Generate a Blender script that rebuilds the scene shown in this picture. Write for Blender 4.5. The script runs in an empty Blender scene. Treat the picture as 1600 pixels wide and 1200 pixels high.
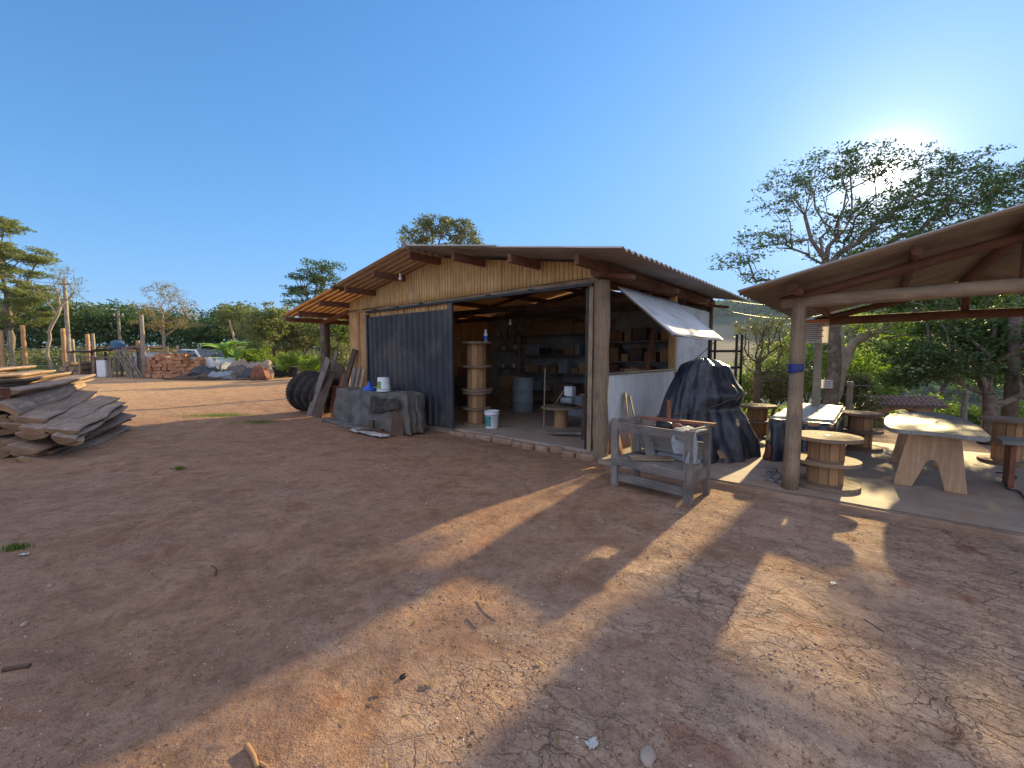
import bpy, math, random
import numpy as np
from mathutils import Vector, noise as mnoise

random.seed(7)
rng = np.random.default_rng(7)
rad = math.radians
scene = bpy.context.scene
col = scene.collection

# ------------------------------------------------------------------ camera
F, PITCH, EYE = 667.0, rad(3.86), 1.6            # focal length in px of the 1600 px wide photo
cam_d = bpy.data.cameras.new('camera')
cam_d.sensor_width = 36.0
cam_d.lens = 36.0 * F / 1600.0
cam_d.clip_start = 0.05
cam_d.clip_end = 6000
cam = bpy.data.objects.new('camera', cam_d)
cam.location = (0, 0, EYE)
cam.rotation_euler = (rad(90) - PITCH, 0, 0)
col.objects.link(cam)
scene.camera = cam

# ------------------------------------------------------------------ sky, sun, exposure
FILL_RGB = (2.95, 2.3, 1.7)
SUN_AZ, SUN_EL = rad(40.3), rad(17.2)
SV = Vector((math.sin(SUN_AZ) * math.cos(SUN_EL), math.cos(SUN_AZ) * math.cos(SUN_EL), math.sin(SUN_EL)))
world = bpy.data.worlds.new('World')
scene.world = world
world.use_nodes = True
wn, wl = world.node_tree.nodes, world.node_tree.links
bg = wn['Background']
sky = wn.new('ShaderNodeTexSky')
sky.sky_type = 'NISHITA'
sky.sun_disc = False
sky.sun_elevation = SUN_EL
sky.sun_rotation = SUN_AZ
sky.altitude = 900
sky.air_density = 1.1
sky.dust_density = 0.6
sky.ozone_density = 2.5
bg.inputs['Strength'].default_value = 0.112
# the bright aureole of the air round the low sun
tc = wn.new('ShaderNodeTexCoord')
dp = wn.new('ShaderNodeVectorMath'); dp.operation = 'DOT_PRODUCT'
dp.inputs[1].default_value = SV
nm = wn.new('ShaderNodeVectorMath'); nm.operation = 'NORMALIZE'
wl.new(tc.outputs['Generated'], nm.inputs[0]); wl.new(nm.outputs[0], dp.inputs[0])
cl = wn.new('ShaderNodeClamp'); wl.new(dp.outputs['Value'], cl.inputs[0])
acc = None
for power, gain in ((9000, 120.0), (900, 10.0), (90, 1.5), (12, 0.22)):
    p = wn.new('ShaderNodeMath'); p.operation = 'POWER'; p.inputs[1].default_value = power
    wl.new(cl.outputs[0], p.inputs[0])
    m = wn.new('ShaderNodeMath'); m.operation = 'MULTIPLY'; m.inputs[1].default_value = gain
    wl.new(p.outputs[0], m.inputs[0])
    if acc is None:
        acc = m
    else:
        a = wn.new('ShaderNodeMath'); a.operation = 'ADD'
        wl.new(acc.outputs[0], a.inputs[0]); wl.new(m.outputs[0], a.inputs[1]); acc = a
gl = wn.new('ShaderNodeMix'); gl.data_type = 'RGBA'; gl.blend_type = 'ADD'
gl.inputs['Factor'].default_value = 1.0
gc = wn.new('ShaderNodeVectorMath'); gc.operation = 'SCALE'
gc.inputs[0].default_value = (1.0, 0.95, 0.88)
wl.new(acc.outputs[0], gc.inputs['Scale'])
# soft shoulder on the sky's own brightness (the photograph is tone mapped), channel by channel
def wmath(op, a, b):
    n = wn.new('ShaderNodeMath'); n.operation = op
    for v, i in ((a, 0), (b, 1)):
        if isinstance(v, bpy.types.NodeSocket): wl.new(v, n.inputs[i])
        else: n.inputs[i].default_value = v
    return n.outputs[0]
sx = wn.new('ShaderNodeSeparateColor'); cx = wn.new('ShaderNodeCombineColor')
wl.new(sky.outputs[0], sx.inputs[0])
for k, (gain, cap) in enumerate(((0.55, 1.70), (1.04, 3.3), (1.42, 6.4))):
    v = wmath('MULTIPLY', sx.outputs[k], gain)
    q = wmath('POWER', wmath('DIVIDE', v, cap), 2.0)
    wl.new(wmath('DIVIDE', v, wmath('SQRT', wmath('ADD', q, 1.0), 0.0)), cx.inputs[k])
wl.new(cx.outputs[0], gl.inputs['A']); wl.new(gc.outputs[0], gl.inputs['B'])
# warm fill light added overhead and behind the camera, unseen, to lift the shade
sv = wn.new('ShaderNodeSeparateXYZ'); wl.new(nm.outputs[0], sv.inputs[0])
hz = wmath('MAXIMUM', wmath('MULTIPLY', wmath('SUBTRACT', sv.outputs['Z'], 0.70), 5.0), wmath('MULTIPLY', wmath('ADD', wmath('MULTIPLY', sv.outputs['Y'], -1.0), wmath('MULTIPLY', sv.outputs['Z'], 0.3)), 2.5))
sky_fill_c = wn.new('ShaderNodeClamp'); wl.new(hz, sky_fill_c.inputs[0])
hv = wn.new('ShaderNodeVectorMath'); hv.operation = 'SCALE'; hv.inputs[0].default_value = FILL_RGB
wl.new(sky_fill_c.outputs[0], hv.inputs['Scale'])
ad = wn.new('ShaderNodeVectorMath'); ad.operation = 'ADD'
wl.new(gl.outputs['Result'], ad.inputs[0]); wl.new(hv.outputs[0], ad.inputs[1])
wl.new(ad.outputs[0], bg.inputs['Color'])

sun_d = bpy.data.lights.new('sun', 'SUN')
sun_d.energy = 5.0
sun_d.angle = rad(1.1)
sun_d.color = (1.0, 0.76, 0.38)
sun = bpy.data.objects.new('sun', sun_d)
sun.rotation_euler = SV.to_track_quat('Z', 'Y').to_euler()
sun.location = (30, 40, 30)
col.objects.link(sun)

scene.view_settings.view_transform = 'Standard'
scene.view_settings.look = 'None'
scene.view_settings.gamma = 1.0
scene.view_settings.exposure = 1.0
scene.cycles.max_bounces = 6
scene.cycles.diffuse_bounces = 4
scene.cycles.transparent_max_bounces = 12
scene.cycles.use_denoising = True

# ------------------------------------------------------------------ frames of reference
CP, SP = math.cos(PITCH), math.sin(PITCH)
def at(px, py, Y):
    """point seen at pixel (px,py) of the photo, at distance Y along the camera's heading"""
    x = (px - 800) / F; y = (600 - py) / F
    d = Vector((x, CP + y * SP, -SP + y * CP))
    return Vector((0, 0, EYE)) + d * (Y / d.y)
def gp(px, py, z=0.0):
    x = (px - 800) / F; y = (600 - py) / F
    d = Vector((x, CP + y * SP, -SP + y * CP))
    return Vector((0, 0, EYE)) + d * ((z - EYE) / d.z)
# the yard frame: origin at the corner pillar, x along the shed front, y along its side wall
OX, OY = 1.35, 6.55
A = math.atan2(-0.65, 0.76)
CA, SA = math.cos(A), math.sin(A)
def L(x, y, z=0.0):
    return Vector((OX + x * CA - y * SA, OY + x * SA + y * CA, z))
def toL(p):
    dx, dy = p[0] - OX, p[1] - OY
    return Vector((dx * CA + dy * SA, -dx * SA + dy * CA, p[2]))

# ------------------------------------------------------------------ noise
def vnoise(x, y, seed=0):
    xi = np.floor(x).astype(np.int64); yi = np.floor(y).astype(np.int64)
    xf = x - xi; yf = y - yi
    def h(a, b):
        n = (a * 374761393 + b * 668265263 + seed * 974634777) & 0x7fffffff
        n = ((n ^ (n >> 13)) * 1274126177) & 0x7fffffff
        n = n ^ (n >> 16)
        return (n & 0xffff) / 65535.0
    u = xf * xf * (3 - 2 * xf); v = yf * yf * (3 - 2 * yf)
    return ((h(xi, yi) * (1 - u) + h(xi + 1, yi) * u) * (1 - v) + (h(xi, yi + 1) * (1 - u) + h(xi + 1, yi + 1) * u) * v) * 2 - 1
def fbm(x, y, o=4, seed=0):
    s = 0; a = 1; t = 0
    for i in range(o):
        s = s + a * vnoise(x * 2 ** i + 17.3 * i, y * 2 ** i - 9.1 * i, seed + i); t += a; a *= 0.5
    return s / t
def nz(x, y=0.0, z=0.0):
    return mnoise.noise(Vector((x, y, z)))

# ------------------------------------------------------------------ mesh builder
class MB:
    def __init__(s):
        s.v = []; s.f = []; s.uv = []; s.sm = []
    def add(s, vs, fs, uvs=None, smooth=False):
        b = len(s.v)
        s.v += [tuple(p) for p in vs]
        for i, f in enumerate(fs):
            s.f.append(tuple(b + k for k in f))
            s.uv.append(uvs[i] if uvs else [(0, 0)] * len(f))
            s.sm.append(smooth)
        return s
    def bar(s, p0, p1, w, h, up=(0, 0, 1), segs=1, wob=0.0, taper=1.0):
        p0 = Vector(p0); p1 = Vector(p1); d = (p1 - p0); ln = d.length; d.normalize()
        up = Vector(up)
        if abs(d.dot(up)) > 0.97: up = Vector((0, 1, 0)) if abs(d.y) < 0.9 else Vector((1, 0, 0))
        sd = d.cross(up).normalized(); u2 = sd.cross(d).normalized()
        vs = []; fs = []; uv = []
        uo = random.random() * 40; vo = random.random() * 40
        for i in range(segs + 1):
            t = i / segs; k = 1 + (taper - 1) * t
            c = p0 + d * ln * t
            if wob: c = c + sd * nz(uo + t * ln * 1.3, 1) * wob + u2 * nz(uo, t * ln * 1.3 + 5) * wob
            for a, b in ((-1, -1), (1, -1), (1, 1), (-1, 1)):
                kk = k * (1 + (wob * 2 * nz(a * 3 + uo, b * 3, t * ln * 2) if wob else 0))
                vs.append(c + sd * (a * w / 2 * kk) + u2 * (b * h / 2 * kk))
        per = [0, w, w + h, 2 * w + h, 2 * w + 2 * h]
        for i in range(segs):
            for j in range(4):
                a = i * 4 + j; b = i * 4 + (j + 1) % 4
                fs.append((a, a + 4, b + 4, b))
                u0 = uo + ln * i / segs; u1 = uo + ln * (i + 1) / segs
                uv.append([(u0, vo + per[j]), (u1, vo + per[j]), (u1, vo + per[j + 1]), (u0, vo + per[j + 1])])
        fs.append((0, 1, 2, 3)); n = segs * 4; fs.append((n + 3, n + 2, n + 1, n))
        e = [(uo, vo), (uo + w * .2, vo), (uo + w * .2, vo + h), (uo, vo + h)]
        uv += [e, e]
        return s.add(vs, fs, uv)
    def box(s, c, size, rz=0.0, axis=None):
        c = Vector(c); sx, sy, sz = size
        ax = axis or ('x' if sx >= sy and sx >= sz else ('y' if sy >= sz else 'z'))
        X = Vector((math.cos(rz), math.sin(rz), 0)); Y = Vector((-math.sin(rz), math.cos(rz), 0)); Z = Vector((0, 0, 1))
        if ax == 'x': return s.bar(c - X * sx / 2, c + X * sx / 2, sy, sz, Z)
        if ax == 'y': return s.bar(c - Y * sy / 2, c + Y * sy / 2, sx, sz, Z)
        return s.bar(c - Z * sz / 2, c + Z * sz / 2, sx, sy, Y)
    def tube(s, pts, rs, n=10, smooth=True, cap=True, wob=0.0):
        pts = [Vector(p) for p in pts]
        if not hasattr(rs, '__len__'): rs = [rs] * len(pts)
        vs = []; fs = []; uv = []
        uo = random.random() * 40; vo = random.random() * 40
        d0 = (pts[1] - pts[0]).normalized()
        ref = Vector((0, 0, 1)) if abs(d0.z) < 0.8 else Vector((1, 0, 0))
        run = 0; us = []
        for i, p in enumerate(pts):
            a = pts[max(i - 1, 0)]; b = pts[min(i + 1, len(pts) - 1)]
            d = (b - a).normalized()
            sd = d.cross(ref).normalized(); u2 = sd.cross(d)
            if i: run += (p - pts[i - 1]).length
            us.append(run)
            for k in range(n):
                th = 2 * math.pi * k / n
                r = rs[i] * (1 + (wob * nz(math.cos(th) * 1.7 + uo, math.sin(th) * 1.7, run * 2.0) if wob else 0))
                vs.append(p + sd * math.cos(th) * r + u2 * math.sin(th) * r)
        pr = 2 * math.pi * max(rs) / n
        for i in range(len(pts) - 1):
            for k in range(n):
                k2 = (k + 1) % n
                fs.append((i * n + k, (i + 1) * n + k, (i + 1) * n + k2, i * n + k2))
                uv.append([(uo + us[i], vo + k * pr), (uo + us[i + 1], vo + k * pr), (uo + us[i + 1], vo + (k + 1) * pr), (uo + us[i], vo + (k + 1) * pr)])
        s.add(vs, fs, uv, smooth)
        if cap:
            m = (len(pts) - 1) * n
            b = len(s.v) - len(vs)
            e = [(uo + .1 * math.cos(k), vo + .1 * math.sin(k)) for k in range(n)]
            s.f.append(tuple(b + k for k in range(n))); s.uv.append(e); s.sm.append(False)
            s.f.append(tuple(b + m + k for k in range(n))[::-1]); s.uv.append(e); s.sm.append(False)
        return s
    def lathe(s, prof, c=(0, 0, 0), n=24, smooth=True):
        """prof: list of (r,z); closed at r=0 ends"""
        c = Vector(c); vs = []; fs = []; uv = []
        m = len(prof)
        for r, z in prof:
            for k in range(n):
                th = 2 * math.pi * k / n
                vs.append(c + Vector((r * math.cos(th), r * math.sin(th), z)))
        for i in range(m - 1):
            for k in range(n):
                k2 = (k + 1) % n
                fs.append((i * n + k, i * n + k2, (i + 1) * n + k2, (i + 1) * n + k))
                uv.append([(prof[i][1], k * .1), (prof[i][1], k * .1 + .1), (prof[i + 1][1], k * .1 + .1), (prof[i + 1][1], k * .1)])
        return s.add(vs, fs, uv, smooth)
    def prism(s, poly, z0, z1, M=None):
        """extruded polygon, CCW seen from +z; M maps (x,y,z) to the final place"""
        n = len(poly); M = M or (lambda p: p)
        vs = [M(Vector((x, y, z0))) for x, y in poly] + [M(Vector((x, y, z1))) for x, y in poly]
        uo = random.random() * 40
        fs = [tuple(range(n))[::-1], tuple(range(n, 2 * n))]
        pu = [(uo + x, uo + y) for x, y in poly]
        uv = [pu[::-1], pu]
        for i in range(n):
            j = (i + 1) % n
            fs.append((i, j, j + n, i + n))
            uv.append([(uo + poly[i][0], poly[i][1]), (uo + poly[j][0], poly[j][1]), (uo + poly[j][0], poly[j][1] + z1 - z0), (uo + poly[i][0], poly[i][1] + z1 - z0)])
        return s.add(vs, fs, uv)
    def grid(s, fn, nu, nv, smooth=True, closed_u=False, uvs=1.0, flip=False):
        """fn(i/nu, j/nv) -> point"""
        b = len(s.v)
        for j in range(nv + 1):
            for i in range(nu if closed_u else nu + 1):
                s.v.append(tuple(fn(i / nu, j / nv)))
        w = nu if closed_u else nu + 1
        for j in range(nv):
            for i in range(nu):
                i2 = (i + 1) % w
                f = (b + j * w + i, b + j * w + i2, b + (j + 1) * w + i2, b + (j + 1) * w + i)
                q = [(i / nu * uvs, j / nv * uvs), ((i + 1) / nu * uvs, j / nv * uvs), ((i + 1) / nu * uvs, (j + 1) / nv * uvs), (i / nu * uvs, (j + 1) / nv * uvs)]
                s.f.append(f[::-1] if flip else f); s.uv.append(q[::-1] if flip else q); s.sm.append(smooth)
        return s
    def build(s, name, m, parent=None, loc=None, rz=None, bevel=0.0, solid=0.0):
        me = bpy.data.meshes.new(name)
        me.from_pydata(s.v, [], s.f)
        ul = me.uv_layers.new(name='UVMap')
        flat = np.array([c for q in s.uv for p in q for c in p], dtype=np.float32)
        ul.data.foreach_set('uv', flat)
        me.polygons.foreach_set('use_smooth', s.sm)
        me.materials.append(m)
        me.update()
        o = bpy.data.objects.new(name, me)
        col.objects.link(o)
        if parent is not None: o.parent = parent
        if loc is not None: o.location = loc
        if rz is not None: o.rotation_euler = (0, 0, rz)
        if solid:
            md = o.modifiers.new('solid', 'SOLIDIFY'); md.thickness = solid; md.offset = 0
        if bevel:
            md = o.modifiers.new('bevel', 'BEVEL'); md.width = bevel; md.segments = 1; md.limit_method = 'ANGLE'
        return o

def tag(o, label, cat, group=None, kind=None):
    o['label'] = label; o['category'] = cat
    if group: o['group'] = group
    if kind: o['kind'] = kind
    return o
def thing(name, label, cat, loc=(0, 0, 0), rz=0.0, group=None):
    o = bpy.data.objects.new(name, None); col.objects.link(o)
    o.empty_display_size = 0.2
    o.location = loc; o.rotation_euler = (0, 0, rz)
    return tag(o, label, cat, group)
def dup(src, parent=None):
    c = src.copy(); col.objects.link(c)
    if parent: c.parent = parent
    for ch in list(src.children): dup(ch, c)
    return c
def quick_mesh(name, verts, quads, m, parent=None, smooth=False):
    me = bpy.data.meshes.new(name)
    nv, nq = len(verts), len(quads)
    me.vertices.add(nv); me.vertices.foreach_set('co', np.asarray(verts, dtype=np.float32).ravel())
    me.loops.add(nq * 4); me.loops.foreach_set('vertex_index', np.asarray(quads, dtype=np.int32).ravel())
    me.polygons.add(nq); me.polygons.foreach_set('loop_start', np.arange(0, nq * 4, 4, dtype=np.int32))
    me.polygons.foreach_set('use_smooth', np.full(nq, smooth))
    me.update(calc_edges=True); me.validate()
    me.materials.append(m)
    o = bpy.data.objects.new(name, me); col.objects.link(o)
    if parent: o.parent = parent
    return o

# ------------------------------------------------------------------ materials
class NT:
    def __init__(s, name):
        s.m = bpy.data.materials.new(name); s.m.use_nodes = True
        s.t = s.m.node_tree; s.n = s.t.nodes; s.l = s.t.links
        s.b = s.n['Principled BSDF']
    def nd(s, t, **kw):
        n = s.n.new(t)
        for k, v in kw.items():
            if k in n.inputs.keys(): s.put(v, n.inputs[k])
            else: setattr(n, k, v)
        return n
    def put(s, v, i):
        if isinstance(v, bpy.types.NodeSocket): s.l.new(v, i)
        else: i.default_value = v
    def coord(s, kind='Object', scale=(1, 1, 1)):
        c = s.nd('ShaderNodeTexCoord'); m = s.nd('ShaderNodeMapping'); m.inputs['Scale'].default_value = scale
        s.l.new(c.outputs[kind], m.inputs['Vector']); return m.outputs[0]
    def noise(s, vec, scale, detail=5, rough=0.6, dist=0.0):
        n = s.nd('ShaderNodeTexNoise'); s.l.new(vec, n.inputs['Vector'])
        n.inputs['Scale'].default_value = scale; n.inputs['Detail'].default_value = detail
        n.inputs['Roughness'].default_value = rough; n.inputs['Distortion'].default_value = dist
        return n.outputs['Fac']
    def ramp(s, fac, stops):
        r = s.nd('ShaderNodeValToRGB'); s.l.new(fac, r.inputs[0])
        e = r.color_ramp.elements
        while len(e) < len(stops): e.new(0.5)
        for i, (p, c) in enumerate(stops):
            e[i].position = p; e[i].color = (c, c, c, 1) if isinstance(c, (int, float)) else (*c, 1)
        return r.outputs[0]
    def mix(s, f, a, b, mode='MIX'):
        n = s.nd('ShaderNodeMix'); n.data_type = 'RGBA'; n.blend_type = mode
        s.put(f, n.inputs['Factor'])
        for v, k in ((a, 'A'), (b, 'B')):
            i = n.inputs[6] if k == 'A' else n.inputs[7]
            if isinstance(v, bpy.types.NodeSocket): s.l.new(v, i)
            else: i.default_value = (*v, 1) if len(v) == 3 else v
        return n.outputs[2]
    def math(s, op, a, b=0.0, c=None):
        n = s.nd('ShaderNodeMath'); n.operation = op
        s.put(a, n.inputs[0]); s.put(b, n.inputs[1])
        if c is not None: s.put(c, n.inputs[2])
        return n.outputs[0]
    def bump(s, h, strength=0.3, dist=0.02, normal=None):
        n = s.nd('ShaderNodeBump'); s.l.new(h, n.inputs['Height'])
        n.inputs['Strength'].default_value = strength; n.inputs['Distance'].default_value = dist
        if normal is not None: s.l.new(normal, n.inputs['Normal'])
        return n.outputs[0]
    def island(s):
        return s.nd('ShaderNodeNewGeometry').outputs['Random Per Island']
    def out(s, color, rough=0.8, normal=None, metal=0.0, spec=0.3):
        s.put(color if isinstance(color, bpy.types.NodeSocket) else (*color, 1), s.b.inputs['Base Color'])
        s.put(rough, s.b.inputs['Roughness']); s.b.inputs['Metallic'].default_value = metal
        s.b.inputs['Specular IOR Level'].default_value = spec
        if normal is not None: s.l.new(normal, s.b.inputs['Normal'])
        return s.m

def m_wood(name, dark, light, grain=1.0, gray=None, bump=0.25, rough=0.8):
    t = NT(name)
    u = t.coord('UV', (1.6 * grain, 26 * grain, 1))
    g = t.noise(u, 2.2, 7, 0.65, 1.2)
    f = t.noise(t.coord('UV', (3, 90, 1)), 3.0, 3, 0.6)
    gg = t.math('ADD', t.math('MULTIPLY', g, 0.72), t.math('MULTIPLY', f, 0.28))
    c = t.ramp(gg, [(0.3, dark), (0.5, tuple((a + b) / 2 for a, b in zip(dark, light))), (0.68, light)])
    isl = t.island()
    oi = t.nd('ShaderNodeObjectInfo').outputs['Random']
    v = t.math('ADD', t.math('MULTIPLY_ADD', isl, 0.45, 0.60), t.math('MULTIPLY', oi, 0.35))
    hsv = t.nd('ShaderNodeHueSaturation'); t.l.new(c, hsv.inputs['Color']); t.l.new(v, hsv.inputs['Value'])
    c = hsv.outputs[0]
    blot = t.noise(t.coord('Object'), 3.5, 4, 0.6)
    c = t.mix(t.ramp(blot, [(0.42, 0.0), (0.7, 0.55)]), c, gray or tuple(k * 0.55 for k in dark))
    return t.out(c, rough, t.bump(gg, bump, 0.006))
def m_plain(name, c1, c2=None, scale=6.0, rough=0.7, metal=0.0, bump=0.15, spec=0.3, dirt=None, bdist=0.01):
    t = NT(name)
    c2 = c2 or tuple(k * 0.8 for k in c1)
    v = t.coord('Object')
    n = t.noise(v, scale, 6, 0.62)
    c = t.ramp(n, [(0.35, c1), (0.65, c2)])
    if dirt:
        n2 = t.noise(v, scale * 0.35, 5, 0.65, 0.6)
        c = t.mix(t.ramp(n2, [(0.48, 0.0), (0.66, 0.8)]), c, dirt)
    return t.out(c, rough, t.bump(n, bump, bdist), metal, spec)
def m_leaf(name, c1, c2, c3=None, trans=0.35, sc=0.9):
    t = NT(name)
    isl = t.island()
    c = t.ramp(isl, [(0.0, c1), (0.7, c2), (1.0, c3 or c2)])
    n = t.noise(t.coord('Object'), sc, 3, 0.6)
    c = t.mix(t.ramp(n, [(0.35, 0.0), (0.7, 0.7)]), c, tuple(k * 1.35 for k in c2), 'MIX')
    t.out(c, 0.55, None, 0, 0.35)
    tr = t.nd('ShaderNodeBsdfTranslucent')
    tc = t.mix(0.5, c, (c2[0] * 1.5, c2[1] * 1.9, c2[2] * 0.7), 'MIX')
    t.l.new(tc, tr.inputs['Color'])
    mx = t.nd('ShaderNodeMixShader'); mx.inputs[0].default_value = trans
    t.l.new(t.b.outputs[0], mx.inputs[1]); t.l.new(tr.outputs[0], mx.inputs[2])
    t.l.new(mx.outputs[0], t.n['Material Output'].inputs['Surface'])
    return t.m

M = {}
M['gray_wood'] = m_wood('gray_wood', (0.10, 0.085, 0.075), (0.30, 0.265, 0.235))
M['dark_wood'] = m_wood('dark_wood', (0.055, 0.035, 0.026), (0.16, 0.10, 0.07))
M['beam_wood'] = m_wood('beam_wood', (0.10, 0.045, 0.028), (0.25, 0.12, 0.075))
M['log_wood'] = m_wood('log_wood', (0.17, 0.115, 0.075), (0.42, 0.31, 0.20), 0.8, (0.10, 0.07, 0.05), 0.5)
M['pine'] = m_wood('pine', (0.27, 0.14, 0.065), (0.52, 0.31, 0.155), 0.8, (0.26, 0.15, 0.08))
M['flange'] = m_wood('flange', (0.20, 0.13, 0.085), (0.42, 0.31, 0.215), 0.8, (0.15, 0.11, 0.085))
M['slat_wood'] = m_wood('slat_wood', (0.30, 0.15, 0.06), (0.62, 0.38, 0.17), 0.8, (0.30, 0.17, 0.08))
M['table_top'] = m_wood('table_top', (0.15, 0.145, 0.13), (0.30, 0.29, 0.265), 0.45, (0.15, 0.14, 0.12), 0.1, 0.6)
M['table_leg'] = m_wood('table_leg', (0.30, 0.17, 0.09), (0.58, 0.39, 0.24), 0.45, (0.30, 0.19, 0.11), 0.12, 0.5)
M['red_wood'] = m_wood('red_wood', (0.14, 0.05, 0.03), (0.32, 0.13, 0.08))
M['bark_slab'] = m_wood('bark_slab', (0.14, 0.082, 0.05), (0.48, 0.365, 0.27), 0.5, (0.15, 0.085, 0.05), 0.9)
M['raw_end'] = m_wood('raw_end', (0.20, 0.11, 0.06), (0.42, 0.27, 0.15), 0.6)
M['pole'] = m_wood('pole', (0.20, 0.17, 0.13), (0.42, 0.36, 0.29), 0.7)
M['post_orange'] = m_wood('post_orange', (0.32, 0.17, 0.08), (0.55, 0.33, 0.17), 0.7)
M['white_paint'] = m_plain('white_paint', (0.72, 0.74, 0.76), (0.60, 0.63, 0.66), 4, 0.55, dirt=(0.45, 0.44, 0.43))
M['concrete'] = m_plain('concrete', (0.40, 0.33, 0.27), (0.29, 0.235, 0.19), 4, 0.75, dirt=(0.38, 0.25, 0.175), bump=0.3)
M['black_tarp'] = m_plain('black_tarp', (0.012, 0.014, 0.020), (0.03, 0.034, 0.045), 9, 0.42, bump=0.6, spec=0.5, bdist=0.02)
def m_tarp():
    t = NT('black_tarp'); v = t.coord('Object')
    w1 = t.noise(t.coord('Object', (9, 9, 1.6)), 1.6, 5, 0.6, 0.8); w2 = t.noise(v, 26, 4, 0.65, 0.5); d = t.noise(v, 4, 5, 0.7)
    c = t.ramp(w1, [(0.35, (0.010, 0.013, 0.022)), (0.65, (0.028, 0.036, 0.055))])
    c = t.mix(t.ramp(d, [(0.52, 0.0), (0.75, 0.5)]), c, (0.12, 0.095, 0.075))
    return t.out(c, 0.34, t.bump(w2, 0.25, 0.006, t.bump(w1, 0.5, 0.03)), 0, 0.6)
M['black_tarp'] = m_tarp()
M['gray_tarp'] = m_plain('gray_tarp', (0.09, 0.085, 0.082), (0.17, 0.155, 0.14), 5, 0.7, bump=0.5, dirt=(0.17, 0.13, 0.10), bdist=0.02)
M['white_sheet'] = m_plain('white_sheet', (0.55, 0.54, 0.51), (0.42, 0.41, 0.39), 6, 0.45, dirt=(0.42, 0.36, 0.30))
M['navy_metal'] = m_plain('navy_metal', (0.020, 0.022, 0.031), (0.036, 0.039, 0.050), 3, 0.5, metal=0.0, spec=0.5, dirt=(0.09, 0.075, 0.07))
M['dark_metal'] = m_plain('dark_metal', (0.03, 0.03, 0.032), (0.06, 0.055, 0.05), 12, 0.45, metal=0.6)
M['steel'] = m_plain('steel', (0.42, 0.42, 0.43), (0.22, 0.21, 0.21), 14, 0.4, metal=0.8)
M['rubber'] = m_plain('rubber', (0.022, 0.021, 0.020), (0.05, 0.043, 0.037), 10, 0.8, dirt=(0.11, 0.08, 0.06))
M['white_plastic'] = m_plain('white_plastic', (0.78, 0.80, 0.82), (0.70, 0.72, 0.74), 6, 0.35, spec=0.5)
M['blue_plastic'] = m_plain('blue_plastic', (0.02, 0.13, 0.62), (0.015, 0.10, 0.5), 6, 0.3, spec=0.5)
M['dull_blue'] = m_plain('dull_blue', (0.05, 0.12, 0.22), (0.08, 0.16, 0.26), 6, 0.6)
M['green_print'] = m_plain('green_print', (0.05, 0.22, 0.07), (0.35, 0.45, 0.12), 16, 0.4)
M['teal_print'] = m_plain('teal_print', (0.03, 0.16, 0.22), (0.10, 0.35, 0.25), 16, 0.4)
M['gray_plastic'] = m_plain('gray_plastic', (0.30, 0.34, 0.38), (0.24, 0.27, 0.30), 6, 0.5)
M['cloth_gray'] = m_plain('cloth_gray', (0.34, 0.36, 0.37), (0.24, 0.26, 0.27), 20, 0.9, bump=0.4)
M['cardboard'] = m_plain('cardboard', (0.34, 0.22, 0.13), (0.27, 0.17, 0.10), 8, 0.85)
M['brown_card'] = m_plain('brown_card', (0.20, 0.11, 0.06), (0.28, 0.16, 0.09), 8, 0.85)
M['orange_box'] = m_plain('orange_box', (0.45, 0.14, 0.05), (0.36, 0.11, 0.04), 8, 0.7)
M['paper'] = m_plain('paper', (0.78, 0.77, 0.74), (0.68, 0.67, 0.64), 3, 0.8)
def m_paper():
    t = NT('thin_paper'); t.out((0.80, 0.79, 0.77), 0.8)
    tr = t.nd('ShaderNodeBsdfTranslucent'); tr.inputs['Color'].default_value = (0.9, 0.88, 0.84, 1)
    mx = t.nd('ShaderNodeMixShader'); mx.inputs[0].default_value = 0.5
    t.l.new(t.b.outputs[0], mx.inputs[1]); t.l.new(tr.outputs[0], mx.inputs[2]); t.l.new(mx.outputs[0], t.n['Material Output'].inputs['Surface']); return t.m
M['paper'] = m_paper()
M['orange_print'] = m_plain('orange_print', (0.72, 0.24, 0.10), (0.60, 0.20, 0.09), 4, 0.8)
M['ink'] = m_plain('ink', (0.22, 0.19, 0.16), (0.3, 0.25, 0.2), 30, 0.8)
M['blue_tape'] = m_plain('blue_tape', (0.012, 0.03, 0.16), (0.02, 0.045, 0.22), 6, 0.35, spec=0.5)
M['brick'] = m_plain('brick', (0.58, 0.30, 0.16), (0.42, 0.20, 0.11), 9, 0.9, bump=0.5)
M['roof_tile'] = m_plain('roof_tile', (0.17, 0.10, 0.10), (0.33, 0.24, 0.22), 14, 0.8)
M['car_white'] = m_plain('car_white', (0.72, 0.74, 0.76), (0.66, 0.68, 0.70), 2, 0.25, spec=0.6)
M['car_glass'] = m_plain('car_glass', (0.03, 0.04, 0.05), (0.05, 0.06, 0.07), 2, 0.08, spec=0.8)
M['tail_light'] = m_plain('tail_light', (0.35, 0.02, 0.02), (0.3, 0.02, 0.02), 2, 0.2, spec=0.6)
M['bulb_glass'] = m_plain('bulb_glass', (0.75, 0.75, 0.72), (0.7, 0.7, 0.68), 2, 0.15, spec=0.6)
M['wire'] = m_plain('wire', (0.10, 0.10, 0.10), (0.16, 0.15, 0.14), 20, 0.5)
M['galv_wire'] = m_plain('galv_wire', (0.40, 0.40, 0.40), (0.3, 0.3, 0.3), 20, 0.4, metal=0.5)
M['rope'] = m_plain('rope', (0.07, 0.055, 0.04), (0.13, 0.10, 0.07), 30, 0.9)
M['bark'] = m_plain('bark', (0.22, 0.17, 0.13), (0.10, 0.075, 0.06), 9, 0.9, bump=0.9, dirt=(0.33, 0.30, 0.26), bdist=0.03)
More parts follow.
